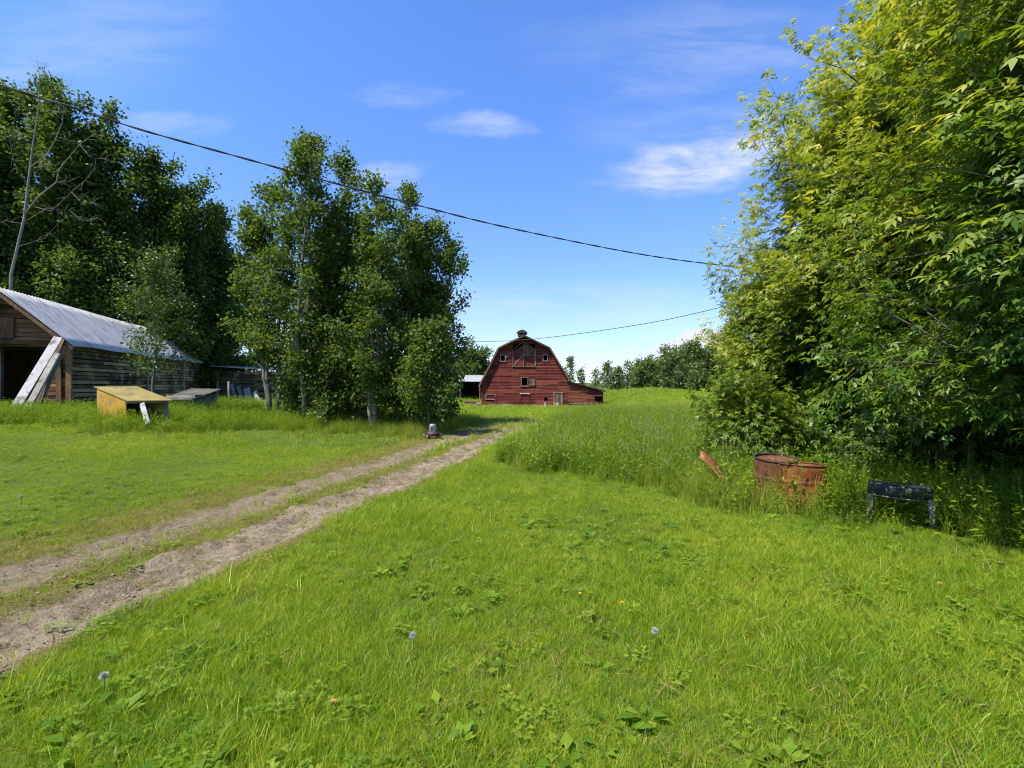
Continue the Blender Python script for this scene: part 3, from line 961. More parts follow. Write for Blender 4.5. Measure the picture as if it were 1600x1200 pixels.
def dead_tree():
    b = G(14, 24.8)
    root = thing('dead_tree', 'bare dead poplar with pale forked branches in front of the dark trees', 'tree', b)
    def Q(px, py, D): return P(px, py, D) - b
    m = MB()
    D = 24.8
    m.tube([Vector((0, 0, -.3)), Q(17, 430, D), Q(38, 340, D), Q(47, 262, D), Q(52, 222, D), Q(60, 170, D), Q(62, 120, D), Q(55, 78, D)], [.09, .065, .054, .044, .032, .022, .013, .006], 8, .6)
    for pts, r in (([(47, 262), (75, 240), (88, 215), (98, 190), (100, 165), (114, 120)], .04), ([(38, 335), (62, 305), (88, 285), (92, 265), (125, 225), (160, 200)], .05),
                   ([(88, 285), (110, 283)], .015), ([(42, 320), (80, 330), (112, 300), (135, 280), (150, 262)], .025), ([(40, 345), (75, 325), (110, 330)], .02),
                   ([(52, 222), (30, 215), (22, 170), (10, 150)], .02), ([(44, 290), (20, 250), (14, 200)], .018), ([(60, 170), (90, 175), (118, 178)], .012),
                   ([(62, 120), (72, 98)], .008), ([(98, 190), (88, 160), (112, 120)], .012), ([(30, 385), (70, 372), (95, 345)], .02), ([(36, 350), (10, 345), (-10, 350)], .02),
                   ([(75, 240), (60, 262), (84, 255)], .012), ([(125, 225), (140, 245), (170, 248)], .01), ([(112, 300), (130, 320), (150, 315)], .01), ([(110, 330), (130, 345), (158, 338)], .009)):
        rnd = random.Random(int(r * 1e4) + len(pts))
        pp = [Q(x, y, D + (k * rnd.uniform(-.25, .12))) for k, (x, y) in enumerate(pts)]
        m.tube(pp, [r * .8 * (1 - .85 * k / (len(pp) - 1)) for k in range(len(pp))], 5, .7)
        for k in range(9):
            q = lerp_path(pp, rnd.uniform(.3, 1))
            d = Vector((rnd.gauss(.3, .6), rnd.gauss(0, .5), rnd.gauss(.1, .5))).normalized()
            e = q + d * rnd.uniform(.3, .9)
            m.tube([q, q.lerp(e, .5) + Vector((0, 0, rnd.uniform(-.06, .08))), e], [.008, .006, .003], 3, .6, False)
    m.build('trunk', M['bark_dead'], root)
dead_tree()

# ---- the big maples on the right, leaves built as compound leaves of five leaflets
def compound_leaves(seed, twigs, per, L, sig, tint_out, center, zmin=None, RR=2.0, HH=6.0):
    r = np.random.default_rng(seed)
    A = np.array([tuple(a) for a, b, s in twigs]); B = np.array([tuple(b) for a, b, s in twigs])
    n = len(A)
    idx = np.repeat(np.arange(n), r.poisson(per, n))
    k = len(idx)
    t = r.uniform(.15, 1.05, (k, 1))
    p = A[idx] * (1 - t) + B[idx] * t + r.normal(0, sig, (k, 3))
    if zmin is not None:
        ok = p[:, 2] > zmin
        idx, t, p = idx[ok], t[ok], p[ok]; k = len(idx)
    out = unit((p - np.array(center)) * np.array([1, 1, .35]))
    d = unit(B[idx] - A[idx])
    a = unit(out * .45 + d * .45 + r.normal(0, .45, (k, 3)) + np.array([0, 0, -.42]))
    nn = unit(out * .45 + r.normal(0, .35, (k, 3)) + np.array([0, 0, 1.0]))
    s = unit(np.cross(a, nn)); nn = np.cross(s, a)
    LL = L * r.uniform(.7, 1.25, k)
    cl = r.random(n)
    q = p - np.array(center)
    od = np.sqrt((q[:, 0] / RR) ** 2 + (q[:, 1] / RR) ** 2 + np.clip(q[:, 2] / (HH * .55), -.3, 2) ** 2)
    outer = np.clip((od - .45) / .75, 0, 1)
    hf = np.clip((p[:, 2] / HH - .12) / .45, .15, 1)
    tint = np.clip(.11 + .24 * cl[idx] + .12 * r.random(k) + .62 * hf * outer * tint_out * (.55 + .45 * cl[idx]) * (.6 + .4 * t[:, 0]), 0, .97)  # new-growth yellow plus painted light: outer, upper leaves lit, inner and lower darker
    Q = []; TT = []
    for (pos, ang, ln) in ((.45, 0, .62), (.42, 52, .50), (.42, -52, .50), (.18, 62, .44), (.18, -62, .44)):
        ca, sa = math.cos(R_(ang)), math.sin(R_(ang))
        ax = a * ca + s * sa + nn * r.normal(0, .16, (k, 1)) + np.array([0, 0, -.16])
        Q.append(leaf_quads(p + a * (LL * pos)[:, None], ax, nn + r.normal(0, .22, (k, 3)), LL * ln * 1.12, LL * ln * r.uniform(.34, .46, k), .16))
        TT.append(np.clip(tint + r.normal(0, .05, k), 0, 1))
    return np.concatenate(Q), np.concatenate(TT)

SH_MAPLE = ([0, .08, .3, .6, .85, 1], [.95, 1.02, 1.0, .93, .70, .28])
def maple(x, y, H, R, label, seed, multi, nb, tw, per, L=.20, c0=.06, name='maple_tree', tint=1.0, zmin=.3, el=(-12, 55), r0=.10, group='maples on the right'):
    root = thing(name, label, 'tree', (x, y, hz(x, y)), 0, group)
    tubes, twigs = grow(seed, H, r0, c0, R, SH_MAPLE, nb, el, tw, up=.15, multi=multi, twl=.42, jit=.24)
    tubes = [q for q in tubes if q[0][0].z < 0 or min(v.z for v in q[0]) > zmin + .15]
    twigs = [q for q in twigs if min(q[0].z, q[1].z) > zmin - .05]
    tubes_mesh('trunk', tubes, M['bark_dark'], root, twigs, .0035, 1)
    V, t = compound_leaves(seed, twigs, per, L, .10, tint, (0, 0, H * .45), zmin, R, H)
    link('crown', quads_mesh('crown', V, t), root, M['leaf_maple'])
    return root
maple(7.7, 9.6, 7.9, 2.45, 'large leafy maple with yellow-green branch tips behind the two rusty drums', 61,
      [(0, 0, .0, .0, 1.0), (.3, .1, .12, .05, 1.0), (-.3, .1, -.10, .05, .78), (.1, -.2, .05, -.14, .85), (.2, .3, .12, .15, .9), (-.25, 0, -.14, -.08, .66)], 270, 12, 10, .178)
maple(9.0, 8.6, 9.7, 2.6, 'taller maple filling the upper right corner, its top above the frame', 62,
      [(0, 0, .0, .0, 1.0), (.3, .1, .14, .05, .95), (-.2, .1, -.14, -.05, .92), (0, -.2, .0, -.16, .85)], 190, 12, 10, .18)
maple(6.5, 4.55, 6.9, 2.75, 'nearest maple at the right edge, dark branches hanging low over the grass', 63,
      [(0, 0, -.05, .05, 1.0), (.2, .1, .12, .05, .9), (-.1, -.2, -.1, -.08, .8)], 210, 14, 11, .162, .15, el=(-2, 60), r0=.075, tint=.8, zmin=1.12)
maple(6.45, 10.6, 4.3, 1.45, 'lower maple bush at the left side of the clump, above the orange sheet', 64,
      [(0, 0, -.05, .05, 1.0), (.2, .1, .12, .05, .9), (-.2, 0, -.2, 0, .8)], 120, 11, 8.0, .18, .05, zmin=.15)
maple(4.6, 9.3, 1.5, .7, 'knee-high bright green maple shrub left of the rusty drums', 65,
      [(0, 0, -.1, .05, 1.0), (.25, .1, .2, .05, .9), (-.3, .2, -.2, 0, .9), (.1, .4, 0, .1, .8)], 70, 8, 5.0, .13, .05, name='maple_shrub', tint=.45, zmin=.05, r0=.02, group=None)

# ---- far trees
FAR = 'thin trees on the skyline right of the barn'
for (px, D, top, Rm, nb, per, lb, sd) in (
        (889, 105, 556, 1.4, 20, 4, 'tallest thin tree directly behind the corner of the barn roof', 71),
        (908, 108, 574, 1.1, 16, 3, 'small thin tree above the lean-to roof', 72),
        (931, 110, 577, 1.2, 16, 2, 'thin tree above the low end of the lean-to roof', 73),
        (948, 108, 568, 1.5, 22, 5, 'narrow dark tree just right of the lean-to', 74),
        (966, 106, 575, 1.5, 24, 8, 'broken-topped thin tree second right of the lean-to', 75),
        (981, 108, 563, 1.2, 16, 2, 'nearly bare thin tree standing before the far wood', 76)):
    poplar(px, D, top, Rm, lb, sd, .1, nb, 9, per, (.42, .34), 'leaf_far', 'bark_pale', .14, SH_ASPEN, FAR, 'thin_tree', sig=.3, every=2)
poplar(742, 92, 560, 4.2, 'round light-green tree peeping out left of the barn roof', 77, .1, 60, 12, 11, (.42, .38), 'leaf_light', 'bark_dark', .25, SH_FULL, None, 'broadleaf_tree', sig=.4, el=(0, 60), every=9)
WOOD = 'trees of the far wood edge'
for (px, D, top, Rm, lb, sd, mt) in (
        (1051, 98, 561, 3.6, 'round dark green tree in the middle of the far wood edge', 81, 'leaf_far'),
        (1085, 104, 537, 2.8, 'tall feathery tree rising highest over the far wood edge', 82, 'leaf_far'),
        (1112, 104, 546, 2.7, 'tall feathery tree beside the highest one of the far wood', 83, 'leaf_far'),
        (1141, 96, 514, 3.2, 'tall pale tree at the right of the far wood beside the maple', 84, 'leaf_light'),
        (1005, 103, 573, 2.4, 'pointed tree at the low left end of the far wood', 85, 'leaf_far'),
        (1028, 103, 577, 2.5, 'small dark tree left of the round one in the far wood', 86, 'leaf_far'),
        (1093, 86, 596, 2.0, 'round light bush standing in front of the far wood', 87, 'leaf_light')):
    poplar(px, D, top, Rm, lb, sd, .06, 44, 11, 10, (.40, .36), mt, 'bark_dark', .18, SH_FULL, WOOD, 'far_tree' if sd != 87 else 'round_bush', sig=.38, el=(0, 60), every=9)

def far_wood():
    """the unbroken wood behind the single trees: one mass"""
    Vs = []; Ts = []; rng = random.Random(8)
    tb = MB()
    for i in range(64):
        px = rng.uniform(985, 1420) if i < 52 else rng.uniform(540, 760)
        D = rng.uniform(104, 135)
        if px < 985: D = rng.uniform(115, 135)
        base = G(px, D)
        topy = np.interp(px, [500, 985, 1010, 1050, 1090, 1140, 1420], [575, 590, 583, 572, 562, 552, 545]) + rng.uniform(-3, 14)
        H = max(3, CZ + (600 - topy) / F * D - base.z)
        tubes, twigs = grow(900 + i, H, .16, .04, 3.4, SH_FULL, 30, (0, 60), 9)
        V, t = scatter_leaves(900 + i, twigs, 9, .4, .5, .44)
        Vs.append(V + np.array(tuple(base))); Ts.append(t)
    link('woods', quads_mesh('woods', np.concatenate(Vs), np.concatenate(Ts)), None, M['leaf_far'])
    set_props(bpy.data.objects['woods'], 'dark green far wood closing the field along the skyline', 'wood', kind='stuff')
far_wood()

# ------------------------------------------------------------------ small things
M['rust'] = None
def rust_mat(name, c1, c2, c3, scale=5):
    m, T, out = new_mat(name)
    tc = T.new('ShaderNodeTexCoord')
    n = T.noise(T.mapping(tc.outputs['Object'], (1, 1, .5)), scale, 6, .68, .3)
    n2 = T.noise(tc.outputs['Object'], scale * 7, 4, .7)
    f = T.math('ADD', T.math('MULTIPLY', n, .7), T.math('MULTIPLY', n2, .3))
    col = T.ramp(f, [(.34, c1), (.5, c2), (.66, c3)])
    principled(T, out, col, T.maprange(n2, .3, .7, .55, .9), .35, 0, n2, .35, .006)
    return m
M['rust'] = rust_mat('rusty_orange_steel', (.018, .009, .007), (.16, .040, .007), (.33, .115, .025))
M['rust_brown'] = rust_mat('rusty_brown_steel', (.025, .012, .008), (.115, .038, .016), (.19, .075, .036))
M['black_plastic'] = plain_mat('scuffed_black_vinyl', (.012, .014, .015), (.05, .055, .056), 18, .85, .2)
M['pale_metal'] = plain_mat('pale_chipped_metal', (.10, .092, .085), (.27, .26, .245), 14, .5, .5, 0.0)
M['grey_metal'] = plain_mat('dull_grey_metal', (.12, .12, .12), (.33, .33, .33), 12, .5, .5, .3)
M['dark_red'] = plain_mat('faded_red_steel', (.02, .009, .007), (.07, .022, .016), 14, .6, .4)
M['rubber'] = plain_mat('old_rubber', (.015, .015, .015), (.04, .04, .038), 12, .9, .2)
M['yellow_ply'] = wood_mat('yellow_painted_plywood', (.20, .105, .012), (.36, .20, .02), (.44, .26, .04), (5, 5, 2), .75, ((.20, .15, .07), 2.2, .50, .64))
M['olive_ply'] = wood_mat('mossy_plywood', (.09, .075, .022), (.20, .16, .045), (.28, .23, .08), (5, 5, 2), .85, ((.12, .105, .05), 2.4, .48, .64))
M['white_plastic'] = plain_mat('white_plastic', (.62, .62, .60), (.78, .78, .76), 5, .45, .4)
M['cable'] = plain_mat('black_cable', (.02, .02, .021), (.06, .06, .06), 9, .6, .3)
M['orange_paint'] = rust_mat('faded_orange_sheet', (.07, .024, .008), (.17, .058, .016), (.34, .20, .11), 4)
M['puff'] = leaf_mat('dandelion_fluff', [(0, (.42, .41, .36)), (1, (.6, .59, .54))], .4, tcol=(1, 1, 1))
M['petal'] = leaf_mat('dandelion_petal', [(0, (.62, .50, .012)), (1, (.78, .64, .02))], .3, tcol=(1, 1, .4))
M['stem'] = plain_mat('green_stem', (.05, .10, .02), (.10, .15, .04), 10)
M['dead_leaf'] = leaf_mat('dry_orange_leaf', [(0, (.38, .17, .04)), (1, (.55, .32, .10))], .35)

def drum(px, D, label, seed, tilt, mat, top_rim, H=.87, rz=0.0, sink=.0):
    r = random.Random(seed)
    b = G(px, D); b.z -= sink
    root = thing('oil_drum', label, 'drum', b, rz, 'rusty drums under the maple')
    root.rotation_euler = (R_(tilt[0]), R_(tilt[1]), rz)
    R = .292
    prof = [(.0, .02), (R - .01, .02), (R, 0), (R + .006, .01), (R, .03)]
    for k in range(1, 40):
        z = .03 + (H - .06) * k / 40
        bulge = 0.0
        for hb in (H * .34, H * .67):
            bulge += .014 * math.exp(-((z - hb) / .014) ** 2)
        prof.append((R + bulge + .0015 * math.sin(z * 190) * (z > H * .7), z))
    prof += [(R, H - .02), (R + .004, H - .015)]
    m = MB(); m.lathe(prof, sides=40)
    # dents
    vs = []
    for v in m.v:
        p = Vector(v); a = math.atan2(p.y, p.x)
        d = .035 * math.exp(-((a + 1.9) / .30) ** 2 - ((p.z - .52) / .10) ** 2) + .025 * math.exp(-((a + 1.0) / .3) ** 2 - ((p.z - .7) / .1) ** 2)
        f = 1 - d / R
        vs.append((p.x * f, p.y * f, p.z))
    m.v = vs
    m.build('body', mat, root)
    rim = MB(); pr = []
    for k in range(9):
        q = 2 * math.pi * k / 8
        pr.append((R + .002 + .009 * math.cos(q), H - .004 + .011 * math.sin(q)))
    rim.lathe(pr, sides=40); rim.build('rim', top_rim, root)
    lid = MB(); lid.lathe([(R - .006, H - .03), (R - .01, H - .045), (0.001, H - .05)], sides=40); lid.build('lid', mat, root)
    bung = MB(); bung.lathe([(.001, .02), (.03, .02), (.034, .01), (.034, 0), (.05, -.004)], (.10, -R + .012, H * .52), 14, M=Matrix.Rotation(R_(90), 3, 'X'))
    bung.build('bung', M['rubber'], root)
    return root
drum(1256, 6.75, 'front rusty orange oil drum with a black plug in its side', 1, (-3, 2), M['rust'], M['rust_brown'], .73, .3, .15)
drum(1210, 7.35, 'rear rusty brown oil drum with a black rim, half hidden by the front one', 2, (2, -4), M['rust_brown'], M['black_plastic'], .80, 1.0, .20)

def orange_sheet():
    b = G(1118, 7.6)
    root = thing('rusty_sheet', 'narrow orange metal sheet lying tilted in the weeds left of the drums', 'metal sheet', b, R_(-25))
    m = MB(); n = 7
    vs = []
    for i in range(n):
        t = i / (n - 1)
        for s in (-1, 1):
            vs.append((-.22 + .44 * t + .0 * s, -.05 + .18 * s * (.65 + .35 * math.sin(3 * t)), .60 - .40 * t + .05 * s + .03 * math.sin(5 * t)))
    fs = [(2 * i, 2 * i + 2, 2 * i + 3, 2 * i + 1) for i in range(n - 1)]
    m.add(vs, fs, .5, True)
    o = m.build('sheet', M['orange_paint'], root)
    md = o.modifiers.new('thick', 'SOLIDIFY'); md.thickness = .012
    s = MB(); s.tube([(.22, 0, .2), (.24, .05, -.2)], .012, 6); s.build('stake', M['rust_brown'], root)
orange_sheet()

def old_bench():
    D = 6.0
    b = G(1405, D); b.z -= .08
    root = thing('bench_seat', 'scuffed black bench seat on pale metal legs in the shade of the maple', 'bench', b, R_(-36))
    m = MB()
    # padded bar with rounded ends and a sagging top
    prof = []
    n = 18; ring = 10
    vs = []
    for i in range(n + 1):
        t = i / n
        x = -.31 + .62 * t
        k = min(1.0, (min(t, 1 - t) * 7) ** .5) if 0 < t < 1 else .25
        hgt = .078 * (.75 + .25 * k); dep = .17 * (.85 + .15 * k)
        zc = .475 - .012 * math.sin(math.pi * t) - .01 * (1 - k)
        for q in range(ring):
            a = 2 * math.pi * q / ring
            ca, sa = math.cos(a), math.sin(a)
            vs.append((x, dep * math.copysign(abs(ca) ** .35, ca), zc + hgt * math.copysign(abs(sa) ** .35, sa) - .03 * ca * 0))
    fs = [(i * ring + q, i * ring + (q + 1) % ring, (i + 1) * ring + (q + 1) % ring, (i + 1) * ring + q) for i in range(n) for q in range(ring)]
    fs += [tuple(range(ring))[::-1], tuple(n * ring + q for q in range(ring))]
    m.add(vs, fs, .5, True)
    m.build('seat', M['black_plastic'], root)
    p = MB(); p.tube([(-.27, -.165, .405), (-.1, -.178, .395), (.12, -.178, .388), (.28, -.165, .392)], .007, 6); p.build('piping', M['pale_metal'], root)
    for x, y in ((-.29, -.12), (.29, -.12), (-.27, .13), (.27, .13)):
        l = MB()
        l.bar((x, y, .42), (x + (.015 if x > 0 else -.015), y, -.12), .055, .03, (0, 1, 0), .5)
        lo = l.build('leg', M['pale_metal'], root)
        c = MB(); c.box((x + (.006 if x > 0 else -.006), y, .30), (.066, .04, .05)); c.build('bracket', M['grey_metal'], lo)
    r = MB(); r.tube([(-.29, .0, .36), (.29, .0, .36)], .014, 6); r.tube([(-.28, -.1, .18), (.28, .1, .2)], .012, 6); r.build('cross_bar', M['rust_brown'], root)
old_bench()

def mower():
    b = G(676, 15.0)
    root = thing('lawn_mower', 'small old push mower rusting in the tall grass beside the track under the thin poplar', 'mower', b, R_(25))
    root.scale = (.75, .75, .75)
    d = MB()
    d.lathe([(.27, .06), (.29, .10), (.28, .2), (.2, .25), (.001, .26)], (0, 0, .05), 18); d.box((0, .2, .2), (.42, .2, .12)); d.build('deck', M['dark_red'], root)
    e = MB(); e.box((0, 0, .40), (.24, .24, .2), jit=.01); e.lathe([(.13, 0), (.13, .07), (.09, .1), (.001, .1)], (0, 0, .5), 14); e.tube([(.05, -.12, .42), (.05, -.2, .42)], .045, 8); e.build('engine', M['grey_metal'], root)
    for x in (-.27, .27):
        for y in (-.22, .26):
            w = MB(); w.lathe([(.001, -.02), (.09, -.025), (.11, -.02), (.115, 0), (.11, .02), (.09, .025), (.001, .02)], (x, y, .13), 14, M=Matrix.Rotation(R_(90), 3, 'Y'))
            wo = w.build('wheel', M['rubber'], root)
            hcap = MB(); hcap.lathe([(.001, .03), (.04, .028), (.045, .02)], (x, y, .13), 10, M=Matrix.Rotation(R_(90 if x > 0 else -90), 3, 'Y')); hcap.build('hub', M['white_plastic'], wo)
    h_ = MB(); h_.tube([(-.2, .28, .28), (-.2, .75, .40), (-.18, .85, .44), (.18, .85, .44), (.2, .75, .40), (.2, .28, .28)], .013, 6); h_.build('handle', M['rust_brown'], root)
mower()

def shelter():
    D = 13.6
    g = G(196, D)
    root = thing('plywood_shelter', 'small yellow plywood animal shelter with a sloping roof in front of the shed', 'shelter', g)
    def Q(px, py, d): return P(px, py, d) - g
    # near vertical edge at px 196; left panel runs back to px 151, open front runs right to px 262
    A = Q(196, 655, D); At = Q(196, 626, D); B = Q(151, 652, D + .75); Bt = Q(154, 613, D + .75)
    C = Q(262, 652, D + .35); Ct = Q(263, 627, D + .35)
    Dv = (B - A); Dv.z = 0; Cv = (C - A); Cv.z = 0
    low = Vector((0, 0, -.25))
    base = Vector((0, 0, hz(A.x + g.x, A.y + g.y) - g.z)) ; z0 = -.15
    def at(p, z): return Vector((p.x, p.y, z))
    za = At.z; zb = za + .34
    Bp = Dv; Cp = Cv; Ep = Dv + Cv
    nA = Vector((-Dv.y, Dv.x, 0)).normalized()
    O = at(A, 0)
    l = MB(); l.prism([O + at(Vector(), z0), O + at(Bp, z0), O + at(Bp, zb), O + at(Vector(), za)], Vector((Cv.x, Cv.y, 0)).normalized() * .02, .6); l.build('side_panel', M['yellow_ply'], root)
    l = MB(); o2 = O + Cv * .99; l.prism([o2 + at(Vector(), z0), o2 + at(Bp, z0), o2 + at(Bp, zb), o2 + at(Vector(), za)], Vector((Cv.x, Cv.y, 0)).normalized() * -.02, .5); l.build('side_panel', M['olive_ply'], root)
    k = MB(); k.prism([O + at(Bp, z0), O + at(Ep, z0), O + at(Ep, zb), O + at(Bp, zb)], -Dv.normalized() * .02, .5); k.build('back_panel', M['olive_ply'], root)
    r = MB(); e1 = -Dv * .10 - Cv * .03; 
    r.prism([O + at(e1, za - .02), O + at(-Dv * .10 + Cv * 1.04, za - .02), O + at(Dv * 1.06 + Cv * 1.04, zb + .03), O + at(Dv * 1.06 - Cv * .03, zb + .03)], (0, 0, .025), .6); r.build('roof', M['olive_ply'], root)
    f = MB(); f.bar(O + at(Vector(), za - .05), O + at(Cv, za - .05), .06, .03, -Dv, .5); f.bar(O + at(Cv * .98, z0), O + at(Cv * .98, za - .03), .06, .03, -Dv, .5); f.build('front_frame', M['grey_wood'], root)
    b = MB(); b.bar(P(222, 630, D - .02), P(231, 662, D - .35), .13, .025, (.3, -1, 0), .7)
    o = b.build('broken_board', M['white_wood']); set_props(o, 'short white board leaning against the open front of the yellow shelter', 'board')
shelter()

M['shade_grey'] = wood_mat('shade_darkened_wood', (.02, .018, .014), (.06, .054, .044), (.13, .12, .10), (3, 26, 26))  # darker copy of the grey wood, shade on the lid put into its colour
def crate():
    g = G(300, 19.0)
    root = thing('wooden_box', 'grey weathered wooden box with a slanted lid beside the yellow shelter', 'box', g, R_(-12))
    b = MB(); rng = random.Random(3)
    for k in range(4):
        b.box((0, -.5, .05 + k * .16), (1.3, .03, .15), tint=rng.random()); b.box((0, .5, .05 + k * .2), (1.3, .03, .19), tint=rng.random())
        b.box((-.64, 0, .05 + k * .17), (.03, 1.0, .16), tint=rng.random()); b.box((.64, 0, .05 + k * .17), (.03, 1.0, .16), tint=rng.random())
    b.build('body', M['grey_wood'], root)
    l = MB()
    for k in range(5): l.bar((-.72, -.62 + k * .29, .50 + k * .08), (.72, -.62 + k * .29, .48 + k * .08), .28, .03, (0, -.3, 1), rng.random())
    l.build('lid', M['shade_grey'], root)
crate()

def lean_board(a, b, w, mat, label, t=.045, up=(.3, -1, 0), group=None, tint=.6):
    m = MB(); m.bar(a, b, w, t, up, tint)
    o = m.build('leaning_board', mat)
    set_props(o, label, 'board', group)
LB = 'boards leaning on the shed corner'
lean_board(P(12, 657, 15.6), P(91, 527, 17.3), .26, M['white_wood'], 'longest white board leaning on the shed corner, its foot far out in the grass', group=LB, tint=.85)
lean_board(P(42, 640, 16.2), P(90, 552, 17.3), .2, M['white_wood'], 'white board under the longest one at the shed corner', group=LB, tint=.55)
lean_board(P(50, 640, 16.6), P(97, 530, 17.5), .16, M['post_orange'], 'narrow orange-brown board leaning beside the white ones at the shed corner', group=LB, tint=.9)
lean_board(P(58, 636, 16.8), P(98, 540, 17.5), .22, M['grey_wood'], 'dark grey board leaning closest to the shed post', group=LB, tint=.5)
RB = 'grey boards against the rear shed'
for k, (a, b, lb) in enumerate((((372, 640), (362, 600), 'leftmost grey board leaning on the rear shed wall'), ((384, 640), (372, 604), 'second grey board leaning on the rear shed wall'),
                            ((392, 641), (385, 606), 'wide grey board leaning on the rear shed wall right of two narrow ones'), ((408, 640), (398, 612), 'rightmost short grey board leaning on the rear shed wall'))):
    lean_board(P(*a, 32.6), P(*b, 33.5), (.2, .22, .4, .28)[k], M['grey_wood'], lb, group=RB, tint=.5 + .1 * k)
m = MB(); m.tube([G(358, 31.5) + Vector((0, 0, -.2)), P(357, 596, 31.5)], [.07, .06], 7, .7)
set_props(m.build('wooden_post', M['bark_dead']), 'pale upright post at the left corner of the rear shed', 'post')

def fence_rail():
    root = thing('rail_fence', 'long grey pole rail on short posts seen between the poplar trunks', 'fence', (0, 0, 0))
    a = P(400, 626, 27); b = P(585, 636, 25.5)
    m = MB(); m.tube([a, a.lerp(b, .33) + Vector((0, 0, .03)), a.lerp(b, .7) + Vector((0, 0, -.04)), b], [.05, .05, .045, .04], 7, .5); m.build('rail', M['grey_wood'], root)
    for t in (.03, .5, .97):
        q = a.lerp(b, t); p = MB(); p.tube([Vector((q.x, q.y + .1, hz(q.x, q.y) - .2)), Vector((q.x, q.y + .1, q.z + .15))], .07, 7, .4); p.build('post', M['grey_wood'], root)
fence_rail()

def bucket():
    g = G(747.5, 57)
    root = thing('bucket', 'white plastic bucket in the grass at the left corner of the barn', 'bucket', g)
    m = MB(); m.lathe([(.001, .02), (.145, .02), (.19, .42), (.20, .42), (.205, .40), (.2, .395), (.155, 0), (.001, 0)], sides=20)
    m.v = [(x * 1.0, y, z * 1.15 + .1) for x, y, z in m.v]
    m.build('pail', M['white_plastic'], root)
    h_ = MB(); h_.tube([(.2 * math.cos(t), -.06 - .03 * math.sin(t), .56 - .18 * math.sin(t)) for t in [k * math.pi / 8 for k in range(9)]], .006, 5); h_.build('handle', M['grey_metal'], root)
bucket()
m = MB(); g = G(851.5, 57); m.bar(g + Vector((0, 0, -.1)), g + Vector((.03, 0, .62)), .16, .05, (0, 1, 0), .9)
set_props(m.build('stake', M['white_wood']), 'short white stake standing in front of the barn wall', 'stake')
m = MB(); rng = random.Random(2)
for k in range(5):
    m.bar(G(724 + k * .6, 62 + .3 * k) + Vector((0, 0, .12 + .1 * k)), G(752 - k, 62 + .25 * k) + Vector((0, 0, .12 + .1 * k)), .3, .09, (0, 0, 1), rng.random())
set_props(m.build('plank_pile', M['post_orange']), 'low pile of brown planks left of the barn', 'plank pile')
m = MB(); m.tube([G(862, 21) + Vector((.0, 0, -.1)), P(862, 664, 21), P(857, 656, 21), P(854, 652, 21.1)], [.06, .055, .045, .02], 7, .3); m.tube([P(859, 659, 21), P(856, 658, 20.9), P(855, 655.5, 20.9)], [.03, .02, .008], 5, .3)
set_props(m.build('branch_stub', M['bark_dark']), 'dark broken branch sticking out of the weeds beyond the track', 'branch')

# ---- overhead cables
def cable(name, pts, rad, label, twist):
    P3 = [Vector(p) for p in pts]
    # smooth through the points with Catmull-Rom
    out = []
    for i in range(len(P3) - 1):
        p0 = P3[max(i - 1, 0)]; p1 = P3[i]; p2 = P3[i + 1]; p3 = P3[min(i + 2, len(P3) - 1)]
        for k in range(14):
            t = k / 14
            out.append(.5 * ((2 * p1) + (p2 - p0) * t + (2 * p0 - 5 * p1 + 4 * p2 - p3) * t * t + (3 * p1 - p0 - 3 * p2 + p3) * t ** 3))
    out.append(P3[-1])
    m = MB()
    if twist:
        L = 0; ph = [0]
        for i in range(1, len(out)):
            L += (out[i] - out[i - 1]).length; ph.append(L * 5.0)
        for s in (0, math.pi):
            m.tube([p + Vector((0, math.cos(q + s), math.sin(q + s))) * rad * 1.1 for p, q in zip(out, ph)], rad, 6)
    else:
        m.tube(out, rad, 6)
    set_props(m.build(name, M['cable']), label, 'cable')
def sagline(p0, p1, sag, n=10):
    return [p0.lerp(p1, k / n) + Vector((0, 0, -4 * sag * (k / n) * (1 - k / n))) for k in range(n + 1)]
a1 = P(-330, -40, 8.0)
pts1 = [P(px, py, D) for px, py, D in ((-420, -45, 7.6), (-200, 52, 8.3), (0, 132, 9.0), (120, 170, 9.5), (228, 205, 10.0), (380, 247, 10.8), (470, 272, 11.3), (650, 320, 12.5), (800, 357, 13.7), (1000, 397, 15.6), (1135, 415, 17.2), (1300, 430, 19.6), (1500, 440, 23.5))]
cable('power_cable', pts1, .012, 'thick twisted black cable sagging across the whole sky from the upper left', True)
pts2 = [P(px, py, D) for px, py, D in ((330, 510, 60), (520, 526, 55), (715, 533, 50), (830, 530, 46), (1000, 507, 40), (1135, 478, 36), (1300, 435, 32), (1500, 370, 28))]
cable('power_cable', pts2, .026, 'thin lower cable passing in front of the barn roof', False)

